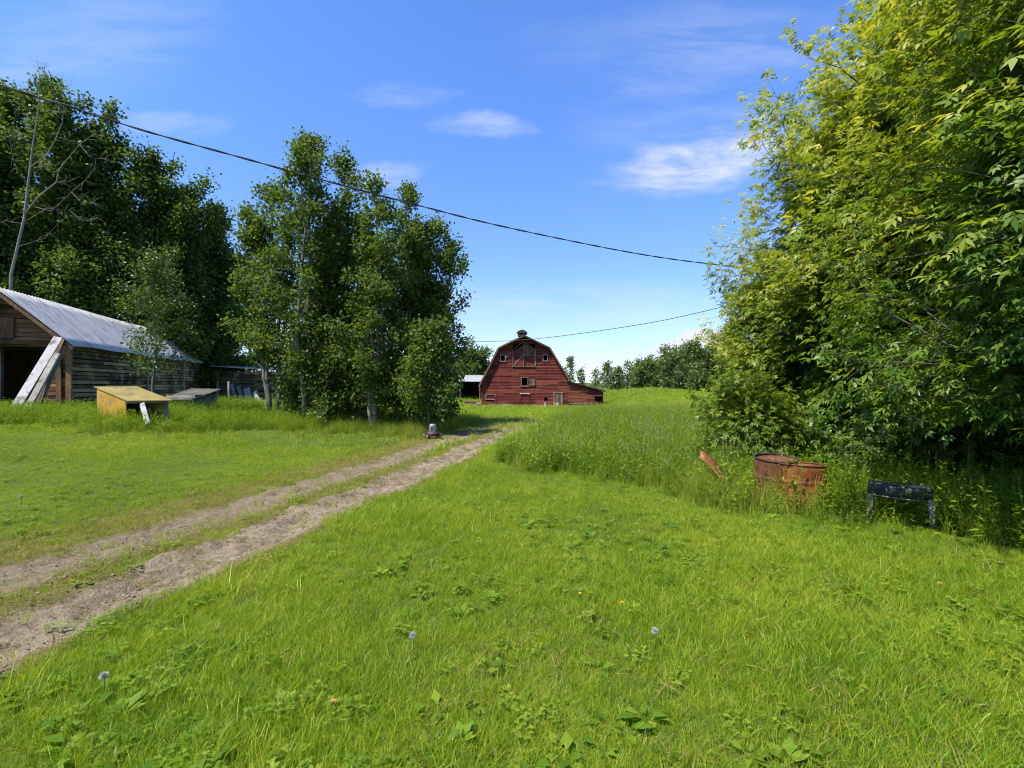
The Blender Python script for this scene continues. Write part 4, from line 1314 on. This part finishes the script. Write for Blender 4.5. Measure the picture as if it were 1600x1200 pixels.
# ------------------------------------------------------------------ dandelions and other single small plants
def dandelion(px, py, kind, label):
    D = 1.0
    # ground depth under that pixel
    for _ in range(30):
        x = (px - 800) / F * D
        D = (CZ - hz(x, D) - .10) * F / (py - 600)
    x = (px - 800) / F * D
    z = hz(x, D)
    root = thing('dandelion', label, 'flower', (x, D, z), 0, 'dandelions in the lawn')
    s = MB(); hh = .11
    s.tube([(0, 0, -.03), (.006, 0, hh * .5), (.0, .0, hh)], .0028, 5); s.build('stem', M['stem'], root)
    r = np.random.default_rng(int(px))
    if kind == 'puff':
        n = 260
        d = unit(r.normal(0, 1, (n, 3))); p = np.array([0, 0, hh + .004]) + d * .004
        V = leaf_quads(p, d, unit(r.normal(0, 1, (n, 3))), np.full(n, .021) * r.uniform(.85, 1.1, n), np.full(n, .0045), 0)
        link('seed_head', quads_mesh('seed_head', V, r.random(n)), root, M['puff'])
    else:
        n = 90
        a = r.uniform(0, 6.28, n); e = r.uniform(.15, 1.3, n)
        d = np.stack([np.cos(a) * np.cos(e), np.sin(a) * np.cos(e), np.sin(e)], -1)
        V = leaf_quads(np.tile([0, 0, hh], (n, 1)), d, np.tile([0, 0, 1.0], (n, 1)), np.full(n, .019), np.full(n, .006), .1)
        link('flower_head', quads_mesh('flower_head', V, r.random(n)), root, M['petal'])
for px, py, k, lb in ((1023, 989, 'puff', 'white dandelion clock alone in the lawn below the drums'),
                      (645, 996, 'puff', 'white dandelion clock in the middle of the foreground lawn'),
                      (162, 1060, 'puff', 'white dandelion clock near the lower left corner'),
                      (33, 777, 'puff', 'white dandelion clock in the lawn left of the track'),
                      (748, 843, 'flower', 'yellow dandelion in the sparse flowery patch by the middle of the lawn'),
                      (985, 862, 'flower', 'yellow dandelion farther back in the right lawn'),
                      (972, 945, 'flower', 'nearer of two yellow dandelions above the white clock'),
                      (907, 931, 'flower', 'yellow dandelion at the left of the right lawn'),
                      (457, 775, 'flower', 'yellow dandelion on the grass strip of the track'),
                      (1465, 836, 'flower', 'yellow dandelion at the edge of the maple shade')):
    dandelion(px, py, k, lb)

def dry_leaf(px, py, label, s):
    D = 3.0
    for _ in range(30):
        x = (px - 800) / F * D
        D = (CZ - hz(x, D) - .07) * F / (py - 600)
    x = (px - 800) / F * D
    V = leaf_quads(np.array([[-.03, 0, 0], [-.03, .01, 0.0]]) * s, np.array([[1, .3, .1], [1, -.5, .2]]), np.array([[0, -.4, 1.], [0, .3, 1.]]), np.array([.07, .05]) * s, np.array([.04, .03]) * s, .3)
    o = link('dry_leaf', quads_mesh('dry_leaf', V, [.4, .8]), None, M['dead_leaf'])
    o.location = (x, D, hz(x, D) + .07)
    set_props(o, label, 'leaf', 'fallen leaves')
dry_leaf(1470, 913, 'fallen orange leaf on the lawn in front of the maple shade', 1.0)
dry_leaf(520, 1096, 'small brown fallen leaf in the nearest grass', .6)

# ------------------------------------------------------------------ grass, weeds
def blade_quads(r, n, hlo, hhi, rad, w, bend, segs=3, lean=.25):
    """n curved blades of segs quads: returns (n*segs,4,3), tint"""
    a = r.uniform(0, 6.283, n); rr = rad * np.sqrt(r.random(n))
    base = np.stack([rr * np.cos(a), rr * np.sin(a), np.full(n, -.02)], -1)
    H = r.uniform(hlo, hhi, n)
    b = r.uniform(0, 6.283, n)
    d = np.stack([np.cos(b), np.sin(b), np.zeros(n)], -1)
    f = r.uniform(0, 6.283, n)
    sd = np.stack([np.cos(f), np.sin(f), np.zeros(n)], -1)
    ln = r.normal(0, lean, n)[:, None]; bd = (np.abs(r.normal(bend, bend * .5, n)))[:, None]
    Q = []
    def pt(t):
        return base + np.array([0, 0, 1]) * (H * t * (1 - .25 * bd[:, 0] * t))[:, None] + d * (H[:, None] * (ln * t + bd * t * t))
    tint = r.random(n)
    for k in range(segs):
        t0, t1 = k / segs, (k + 1) / segs
        w0 = w * (1 - .75 * t0 ** 1.6); w1 = w * (1 - .75 * t1 ** 1.6) if k < segs - 1 else w * .08
        p0, p1 = pt(t0), pt(t1)
        Q.append(np.stack([p0 - sd * w0 / 2, p0 + sd * w0 / 2, p1 + sd * w1 / 2, p1 - sd * w1 / 2], 1))
    return np.concatenate(Q), np.tile(tint, segs)

def rosette(r, n, hlo, hhi, rad, L, W, stems=True):
    """leafy weed: leaves in tiers on several thin stems"""
    V = []; T_ = []
    ns = max(2, n // 7)
    for s in range(ns):
        a = r.uniform(0, 6.28); q = rad * math.sqrt(r.random())
        b = np.array([q * math.cos(a), q * math.sin(a), 0.0]); hh = r.uniform(hlo, hhi)
        top = b + np.array([r.normal(0, .15) * hh, r.normal(0, .15) * hh, hh])
        m = max(3, n // ns)
        t = r.uniform(.15, 1, m)[:, None]
        p = b * (1 - t) + top * t
        aa = r.uniform(0, 6.28, m)
        d = np.stack([np.cos(aa), np.sin(aa), r.normal(.35, .3, m)], -1)
        nn = np.stack([-np.cos(aa) * .5, -np.sin(aa) * .5, np.ones(m)], -1) + r.normal(0, .2, (m, 3))
        V.append(leaf_quads(p, d, nn, L * r.uniform(.6, 1.2, m) * (1.15 - .5 * t[:, 0]), W * r.uniform(.7, 1.2, m) * (1.1 - .5 * t[:, 0]), .15))
        T_.append(r.random(m))
        sd = np.array([1, 0, 0]) * .004
        V.append(np.stack([b - sd, b + sd, top + sd * .4, top - sd * .4])[None]); T_.append(np.array([.3]))
    return np.concatenate(V), np.concatenate(T_)

def clover(r, n, rad):
    V = []; T_ = []
    for _ in range(n):
        a = r.uniform(0, 6.28); q = rad * math.sqrt(r.random()); hh = r.uniform(.035, .08)
        c = np.array([q * math.cos(a), q * math.sin(a), hh]); s = r.uniform(.016, .03); t0 = r.random()
        for k in range(3):
            b = a * 3 + k * 2.094
            d = np.array([[math.cos(b), math.sin(b), .12]])
            V.append(leaf_quads(c[None], d, np.array([[0, 0, 1.]]) + r.normal(0, .15, (1, 3)), np.array([s]), np.array([s * .95]), .1)); T_.append(np.array([t0]))
        sd = np.array([.001, 0, 0]); b0 = np.array([c[0] * .8, c[1] * .8, 0])
        V.append(np.stack([b0 - sd, b0 + sd, c + sd, c - sd])[None]); T_.append(np.array([.3]))
    return np.concatenate(V), np.concatenate(T_)

def broadleaf(r, n, L):
    a = r.uniform(0, 6.28, n); e = r.uniform(.2, 1.0, n)
    d = np.stack([np.cos(a) * np.cos(e), np.sin(a) * np.cos(e), np.sin(e)], -1)
    nn = np.stack([-np.cos(a) * np.sin(e), -np.sin(a) * np.sin(e), np.cos(e)], -1)
    LL = L * r.uniform(.6, 1.2, n)
    stalk = LL * .5
    p0 = np.zeros((n, 3)); p1 = d * stalk[:, None]
    sd = np.array([.0015, .0005, 0])
    V1 = np.stack([p0 - sd, p0 + sd, p1 + sd, p1 - sd], 1)
    d2 = d * np.array([1, 1, .35])
    V2 = leaf_quads(p1, d2, nn + np.array([0, 0, .5]), LL, LL * .62, .14)
    t = r.random(n)
    return np.concatenate([V1, V2]), np.concatenate([t, t])

VARS = {}
def variants(key, maker, count, mat):
    out = []
    c = bpy.data.collections.new('variants_' + key)
    for i in range(count):
        V, t = maker(np.random.default_rng(1000 + i * 17 + len(key)))
        m = quads_mesh(key, V, t); m.materials.append(mat)
        o = bpy.data.objects.new('%s_%02d' % (key, i), m)
        c.objects.link(o)
    VARS[key] = (c, count)

variants('lawn_tuft', lambda r: blade_quads(r, 28, .045, .132, .078, .0040, .55), 7, M['grass'])
variants('far_tuft', lambda r: blade_quads(r, 16, .07, .17, .16, .010, .42, 2), 5, M['grass'])
variants('tall_tuft', lambda r: blade_quads(r, 26, .22, .72, .13, .0075, .38, 4, .18), 6, M['grass_tall'])
variants('dry_tuft', lambda r: blade_quads(r, 16, .02, .065, .07, .0040, .8, 2, .6), 5, M['grass_dry'])
variants('clover_patch', lambda r: clover(r, 16, .09), 4, M['weed'])
variants('broadleaf', lambda r: broadleaf(r, 8, .085), 5, M['weed'])
variants('leafy_weed', lambda r: rosette(r, 46, .25, .62, .13, .085, .034), 6, M['weed'])
variants('lush_tuft', lambda r: blade_quads(r, 24, .10, .27, .10, .0060, .55, 3), 5, M['grass'])

def seed_stems(r):
    V = []; T_ = []
    for _ in range(5):
        a = r.uniform(0, 6.28); q = .1 * math.sqrt(r.random()); b = np.array([q * math.cos(a), q * math.sin(a), 0.])
        hh = r.uniform(.5, .8); top = b + np.array([r.normal(0, .12) * hh, r.normal(0, .12) * hh, hh])
        sd = np.array([math.cos(a * 3), math.sin(a * 3), 0]) * .0016
        V.append(np.stack([b - sd, b + sd, top + sd * .5, top - sd * .5])[None]); T_.append([.2])
        m = 16; t = r.uniform(.80, 1.02, m)[:, None]
        p = b * (1 - t) + top * t; aa = r.uniform(0, 6.28, m)
        d = np.stack([np.cos(aa) * .5, np.sin(aa) * .5, np.ones(m)], -1)
        V.append(leaf_quads(p, d, r.normal(0, 1, (m, 3)), r.uniform(.02, .05, m), np.full(m, .010), .1)); T_.append(r.uniform(.5, 1, m))
    return np.concatenate(V), np.concatenate(T_)
M['seed'] = leaf_mat('grass_seed_head', [(0, (.10, .18, .02)), (.4, (.22, .26, .07)), (.7, (.28, .28, .13)), (1, (.34, .32, .19))], .35, .6, .15)
variants('seed_stems', seed_stems, 4, M['seed'])

def field(name, key, pts, scl, label, tilt=.12, seed=0):
    """one countless ground-cover object: instances of a few tuft shapes on points"""
    r = np.random.default_rng(seed)
    n = len(pts)
    m = bpy.data.meshes.new(name)
    m.vertices.add(n)
    m.vertices.foreach_set('co', np.asarray(pts, np.float32).ravel())
    rot = np.stack([r.normal(0, tilt, n), r.normal(0, tilt, n), r.uniform(0, 6.283, n)], -1).astype(np.float32)
    a = m.attributes.new('rot', 'FLOAT_VECTOR', 'POINT'); a.data.foreach_set('vector', rot.ravel())
    a = m.attributes.new('scl', 'FLOAT', 'POINT'); a.data.foreach_set('value', np.asarray(scl, np.float32))
    a = m.attributes.new('pick', 'INT', 'POINT'); a.data.foreach_set('value', r.integers(0, VARS[key][1], n).astype(np.int32))
    o = link(name, m)
    ng = bpy.data.node_groups.new(name + '_scatter', 'GeometryNodeTree')
    ng.interface.new_socket('Geometry', in_out='INPUT', socket_type='NodeSocketGeometry')
    ng.interface.new_socket('Geometry', in_out='OUTPUT', socket_type='NodeSocketGeometry')
    N, L = ng.nodes, ng.links
    gi = N.new('NodeGroupInput'); go = N.new('NodeGroupOutput')
    iop = N.new('GeometryNodeInstanceOnPoints'); ci = N.new('GeometryNodeCollectionInfo')
    ci.inputs[0].default_value = VARS[key][0]
    ci.inputs['Separate Children'].default_value = True
    ci.inputs['Reset Children'].default_value = True
    def at(nm, dt):
        q = N.new('GeometryNodeInputNamedAttribute'); q.data_type = dt; q.inputs[0].default_value = nm
        return q.outputs[0]
    L.new(gi.outputs[0], iop.inputs['Points']); L.new(ci.outputs[0], iop.inputs['Instance'])
    iop.inputs['Pick Instance'].default_value = True
    L.new(at('pick', 'INT'), iop.inputs['Instance Index'])
    e2r = N.new('FunctionNodeEulerToRotation')
    L.new(at('rot', 'FLOAT_VECTOR'), e2r.inputs[0]); L.new(e2r.outputs[0], iop.inputs['Rotation'])
    L.new(at('scl', 'FLOAT'), iop.inputs['Scale'])
    L.new(iop.outputs[0], go.inputs[0])
    md = o.modifiers.new('scatter', 'NODES'); md.node_group = ng
    return set_props(o, label, 'grass' if 'grass' in name else 'weeds', kind='stuff')

WB_X = [-.6, -.35, .3, 1.2, 2.1, 2.57, 3.4, 4.25, 4.8, 5.2, 8]
WB_Y = [12, 10.3, 9.5, 8.75, 7.9, 6.8, 6.0, 5.75, 5.4, 4.7, 3.0]
def weed_zone(X, Y):
    """1 inside the unmown strip on the right, 0 on the lawn"""
    e = .35 * np.sin(X * 2.3 + 1) * .5 + .25 * np.sin(X * 5.1)
    d1 = Y - np.interp(X, WB_X, WB_Y) + e * .6
    lx = np.where(Y < 10.3, -.5, np.interp(Y, [10.3, 14, 18, 24, 34, 60], [-.5, .5, 1.3, 2.7, 5.5, 18]))
    d2 = (X - lx) + .3 * np.sin(Y * 1.3)
    return sst(-.1, .3, d1) * sst(-.2, .4, d2) * (1 - sst(30, 42, Y - .25 * np.maximum(X - 8, 0)))

def grove_zone(X, Y):
    """tall grass under the poplars and along the sheds"""
    line = np.interp(X, [-30, -9.6, -8.3, -7.6, -7, -5.2, -3.4, -1.6, -.3, 1], [11.9, 12.1, 13.2, 15.6, 16.0, 15.4, 14.7, 15.0, 19, 30])
    back = np.interp(X, [-30, -12, -3, 0], [60, 34, 26, 20])
    w = .6 * np.sin(X * 1.7) + .5 * np.sin(X * 4.1) + .4 * np.sin(X * 9.3 + 2 * Y)
    return sst(-.9, 1.3, Y - line + w * .6) * (1 - sst(-1, 1, Y - back)) * (1 - sst(-.9, -.5, X - track_x(Y) + 1.4))

def inside_building(X, Y):
    p = np.stack([X + 16.45, Y - 18], -1)
    u = p @ np.array([-.314, .949]); v = p @ np.array([-.949, -.314])
    a = (u > -.05) & (u < 21.4) & (v > -.02) & (v < 3.9)
    b = (X > -3.9) & (X < 11.6) & (Y > 60.9) & (Y < 77)
    return a | b

def sample(seed, n, y0, y1, power, xl=1.14, xpad=1.2):
    """points in the wedge the photograph sees (and a little to each side), denser near"""
    r = np.random.default_rng(seed)
    t = r.random(n)
    Y = (y0 ** power + t * (y1 ** power - y0 ** power)) ** (1 / power)
    X = r.uniform(-1, 1, n) * (xl * Y + xpad)
    return X, Y, r

def track_keep(X, Y, r):
    c = X - track_x(Y) + .10 * np.sin(Y * 2.1) + .07 * np.sin(Y * 5.3 + 1)
    grow_in = sst(14, 24, Y)
    keep = np.ones_like(X)
    k = np.interp(c, [-2.9, -2.3, -1.7, -1.5, -1.1, -.95, -.74, -.66, -.50, -.42, .36, .50, .62], [1, .55, .16, .05, .05, .22, .32, .95, .9, .03, .02, .75, 1])
    k = np.where((c > -2.9) & (c < .62), np.maximum(k, grow_in * .8), 1)
    return r.random(len(X)) < k

def stack(X, Y):
    return np.stack([X, Y, h(X, Y)], -1)

def clumps(X, Y):
    return .5 + .5 * np.clip(1.6 * wob(1.9 * X + 3, 1.9 * Y) + .8 * wob(.6 * X, .7 * Y + 2), -1, 1)

# mown lawn
X, Y, r = sample(1, 62000, 1.15, 13.0, 1.15)
k = track_keep(X, Y, r) & (r.random(len(X)) > weed_zone(X, Y) * .8) & (r.random(len(X)) > grove_zone(X, Y)) & ~inside_building(X, Y)
X, Y = X[k], Y[k]
nearT = np.exp(-((X - track_x(Y) + .58) / .2) ** 2) * (Y < 14)
leftLawn = (X < track_x(Y) - 1.5)
sc = (.55 + .6 * clumps(X, Y) ** 1.3) * np.where(leftLawn, .62, 1.0) * (1 - .45 * nearT) * (1 + .02 * Y)
field('lawn_grass', 'lawn_tuft', stack(X, Y), sc * r.uniform(.75, 1.2, len(X)), 'short mown green grass of the lawn', .16, 1)
X, Y, r = sample(2, 60000, 11.5, 70.0, 1.25)
k = track_keep(X, Y, r) & (r.random(len(X)) > weed_zone(X, Y) * .7) & (r.random(len(X)) > grove_zone(X, Y) * .9) & ~inside_building(X, Y)
X, Y = X[k], Y[k]
sc = (.8 + .5 * clumps(X, Y)) * (1 + .022 * (Y - 11)) * np.where(X < track_x(Y) - 1.5, .75, 1.0) * np.where(Y > 40, 1.15, 1)
field('meadow_grass', 'far_tuft', stack(X, Y), sc * r.uniform(.7, 1.25, len(X)), 'distant mown grass running up to the barn', .14, 2)
# dry straw on the track margins and sparse bits in between
X, Y, r = sample(3, 95000, 2.4, 26, 1.1)
c = X - track_x(Y)
den = np.interp(c, [-3.2, -2.5, -1.8, -1.55, -1.1, -.9, -.6, -.45, -.35, .3, .45, .7], [0, .6, .6, .10, .08, .5, .6, .4, .03, .03, .3, 0])
k = r.random(len(X)) < den
X, Y = X[k], Y[k]
field('dry_grass', 'dry_tuft', stack(X, Y), r.uniform(.7, 1.5, len(X)) * (1 + .04 * Y), 'straw coloured dry grass along the wheel tracks', .3, 3)
X, Y, r = sample(13, 6500, 1.3, 12, 1.2)
k = (r.random(len(X)) < np.clip((clumps(X * 1.6 + 20, Y * 1.6) - .5) * 1.6, .04, 1)) & (weed_zone(X, Y) < .1) & (X > track_x(Y) + .4)
X, Y = X[k], Y[k]
field('thatch_grass', 'dry_tuft', stack(X, Y) + np.array([0, 0, .03]), r.uniform(1.0, 2.0, len(X)), 'dead straw thatch between the lawn blades', .4, 13)
def clods(r):
    V = []; T_ = []
    n, m_ = 7, 4
    for _ in range(3):
        c = np.array([r.uniform(-.06, .06), r.uniform(-.06, .06), 0]); s = r.uniform(.004, .010)
        sx, sy, sz = s * r.uniform(.7, 1.5), s * r.uniform(.7, 1.3), s * r.uniform(.45, .9)
        jit = r.uniform(.75, 1.25, (m_ + 1, n))
        P_ = np.zeros((m_ + 1, n, 3))
        for i in range(m_ + 1):
            th = math.pi * i / m_
            for j in range(n):
                q = 2 * math.pi * j / n; k = jit[i, j] if 0 < i < m_ else 1
                P_[i, j] = c + np.array([sx * math.sin(th) * math.cos(q), sy * math.sin(th) * math.sin(q), sz * math.cos(th)]) * k
        t0 = r.random()
        for i in range(m_):
            for j in range(n):
                j2 = (j + 1) % n
                V.append(np.stack([P_[i, j], P_[i + 1, j], P_[i + 1, j2], P_[i, j2]])); T_.append(t0)
    return np.stack(V), np.array(T_)
M['clod'] = plain_mat('dry_soil_clod', (.09, .068, .044), (.27, .215, .145), 30, .95, .1)
variants('clods', clods, 6, M['clod'])
X, Y, r = sample(14, 60000, 2.2, 16, 1.0)
c = X - track_x(Y)
k = r.random(len(X)) < .8 * np.interp(c, [-1.7, -1.45, -1.2, -.9, -.5, -.42, -.2, .2, .4, .6], [0, .25, .3, .2, .5, .7, .3, .25, .45, 0])
X, Y = X[k], Y[k]
field('soil_clods', 'clods', stack(X, Y) + np.array([0, 0, -.001]), r.uniform(.4, 1.0, len(X)) ** 1.5 * 1.5, 'loose crumbs and clods of dry soil in the wheel ruts', .4, 14)
# clover and broad leaves in the lawn
X, Y, r = sample(4, 5200, 1.15, 9.0, 1.3)
pk = clumps(X * 1.3 + 7, Y * 1.3)
k = (r.random(len(X)) < np.clip((pk - .25) * .9, 0.05, .7)) & track_keep(X, Y, r)
X, Y = X[k], Y[k]
field('clover_weeds', 'clover_patch', stack(X, Y), r.uniform(.45, .95, len(X)), 'clover leaves among the lawn grass', .1, 4)
X, Y, r = sample(5, 1500, 1.15, 7.0, 1.2)
pk = clumps(X * 1.1 - 5, Y * 1.1 + 3)
k = (r.random(len(X)) < np.clip((pk - .35) * 1.8, 0.06, .9)) & track_keep(X, Y, r) & (X > track_x(Y))
X, Y = X[k], Y[k]
field('broadleaf_weeds', 'broadleaf', stack(X, Y), r.uniform(.5, 1.15, len(X)), 'broad dandelion and dock leaves in the nearest grass', .1, 5)
# unmown strip on the right
X, Y, r = sample(6, 46000, 4.2, 46, 1.15)
w = weed_zone(X, Y)
near_drum = np.minimum(np.hypot(X - 4.0, Y - 6.35), np.hypot(X - 4.75, Y - 5.75)) < .42
k = (r.random(len(X)) < w) & ~(near_drum & (r.random(len(X)) < .35))
X, Y, w = X[k], Y[k], w[k]
sc = (.55 + .5 * clumps(X * .7, Y * .7)) * (.35 + .65 * w) * np.interp(Y, [5, 8, 20, 46], [.85, .85, .8, .75])
field('tall_grass', 'tall_tuft', stack(X, Y), sc * r.uniform(.7, 1.25, len(X)), 'unmown tall grass in front of and beside the maples', .12, 6)
X, Y, r = sample(7, 34000, 4.5, 40, 1.2)
w = weed_zone(X, Y)
k = r.random(len(X)) < w * np.clip(.25 + 1.3 * (clumps(X * .8 + 11, Y * .5) - .3), 0, 1)
X, Y, w = X[k], Y[k], w[k]
field('leafy_weeds', 'leafy_weed', stack(X, Y), (.55 + .55 * w) * r.uniform(.7, 1.25, len(X)), 'leafy green weeds growing in the unmown strip', .1, 7)
# flowering grass heads over the unmown strip
X, Y, r = sample(12, 8000, 7.5, 44, 1.2)
w = weed_zone(X, Y)
k = r.random(len(X)) < w * clumps(X * .6 + 4, Y * .4)
X, Y, w = X[k], Y[k], w[k]
field('seed_grass', 'seed_stems', stack(X, Y), (.5 + .5 * w) * r.uniform(.75, 1.2, len(X)), 'purplish flowering grass heads above the unmown strip', .14, 12)
# under the poplars and along the shed
X, Y, r = sample(8, 42000, 11.5, 34, 1.2)
w = grove_zone(X, Y)
k = (r.random(len(X)) < w) & (X < 1.2) & ~inside_building(X, Y)
X, Y, w = X[k], Y[k], w[k]
field('grove_grass', 'tall_tuft', stack(X, Y), (.2 + .5 * w) * r.uniform(.5, 1.25, len(X)) * np.where(X < -8, .75, 1.1), 'tall shaded grass under the poplars and along the shed', .12, 8)
X, Y, r = sample(9, 24000, 11.5, 24, 1.2)
w = grove_zone(X, Y)
k = (r.random(len(X)) < w * .8) & (X < -6.5) & ~inside_building(X, Y)
X, Y, w = X[k], Y[k], w[k]
field('shed_weeds', 'leafy_weed', stack(X, Y), (.2 + .6 * w) * r.uniform(.6, 1.35, len(X)), 'leafy weeds along the foot of the shed and the yellow shelter', .1, 9)
# lush fringe between lawn and tall growth, beside the track ruts
X, Y, r = sample(10, 26000, 2.5, 30, 1.1)
wz = weed_zone(X, Y)
c = X - track_x(Y)
fr = np.maximum((wz > .02) * (wz < .6) * 1.0, np.exp(-((c - .95) / .35) ** 2) * .25)
k = (r.random(len(X)) < fr) & track_keep(X, Y, r)
X, Y = X[k], Y[k]
field('lush_grass', 'lush_tuft', stack(X, Y), r.uniform(.6, 1.1, len(X)), 'lush longer grass where the mown lawn meets the tall growth', .15, 10)
# mid height hay meadow on the rise and round the barn
X, Y, r = sample(11, 30000, 36, 120, 1.2)
k = ~inside_building(X, Y) & (r.random(len(X)) < np.where((X > 8) | (Y > 56), 1, .5))
X, Y = X[k], Y[k]
field('hay_grass', 'far_tuft', stack(X, Y), r.uniform(1.6, 2.8, len(X)) * np.interp(Y, [36, 60, 120], [.9, 1.2, 2.0]), 'rough meadow grass round the barn and on the rise', .12, 11)
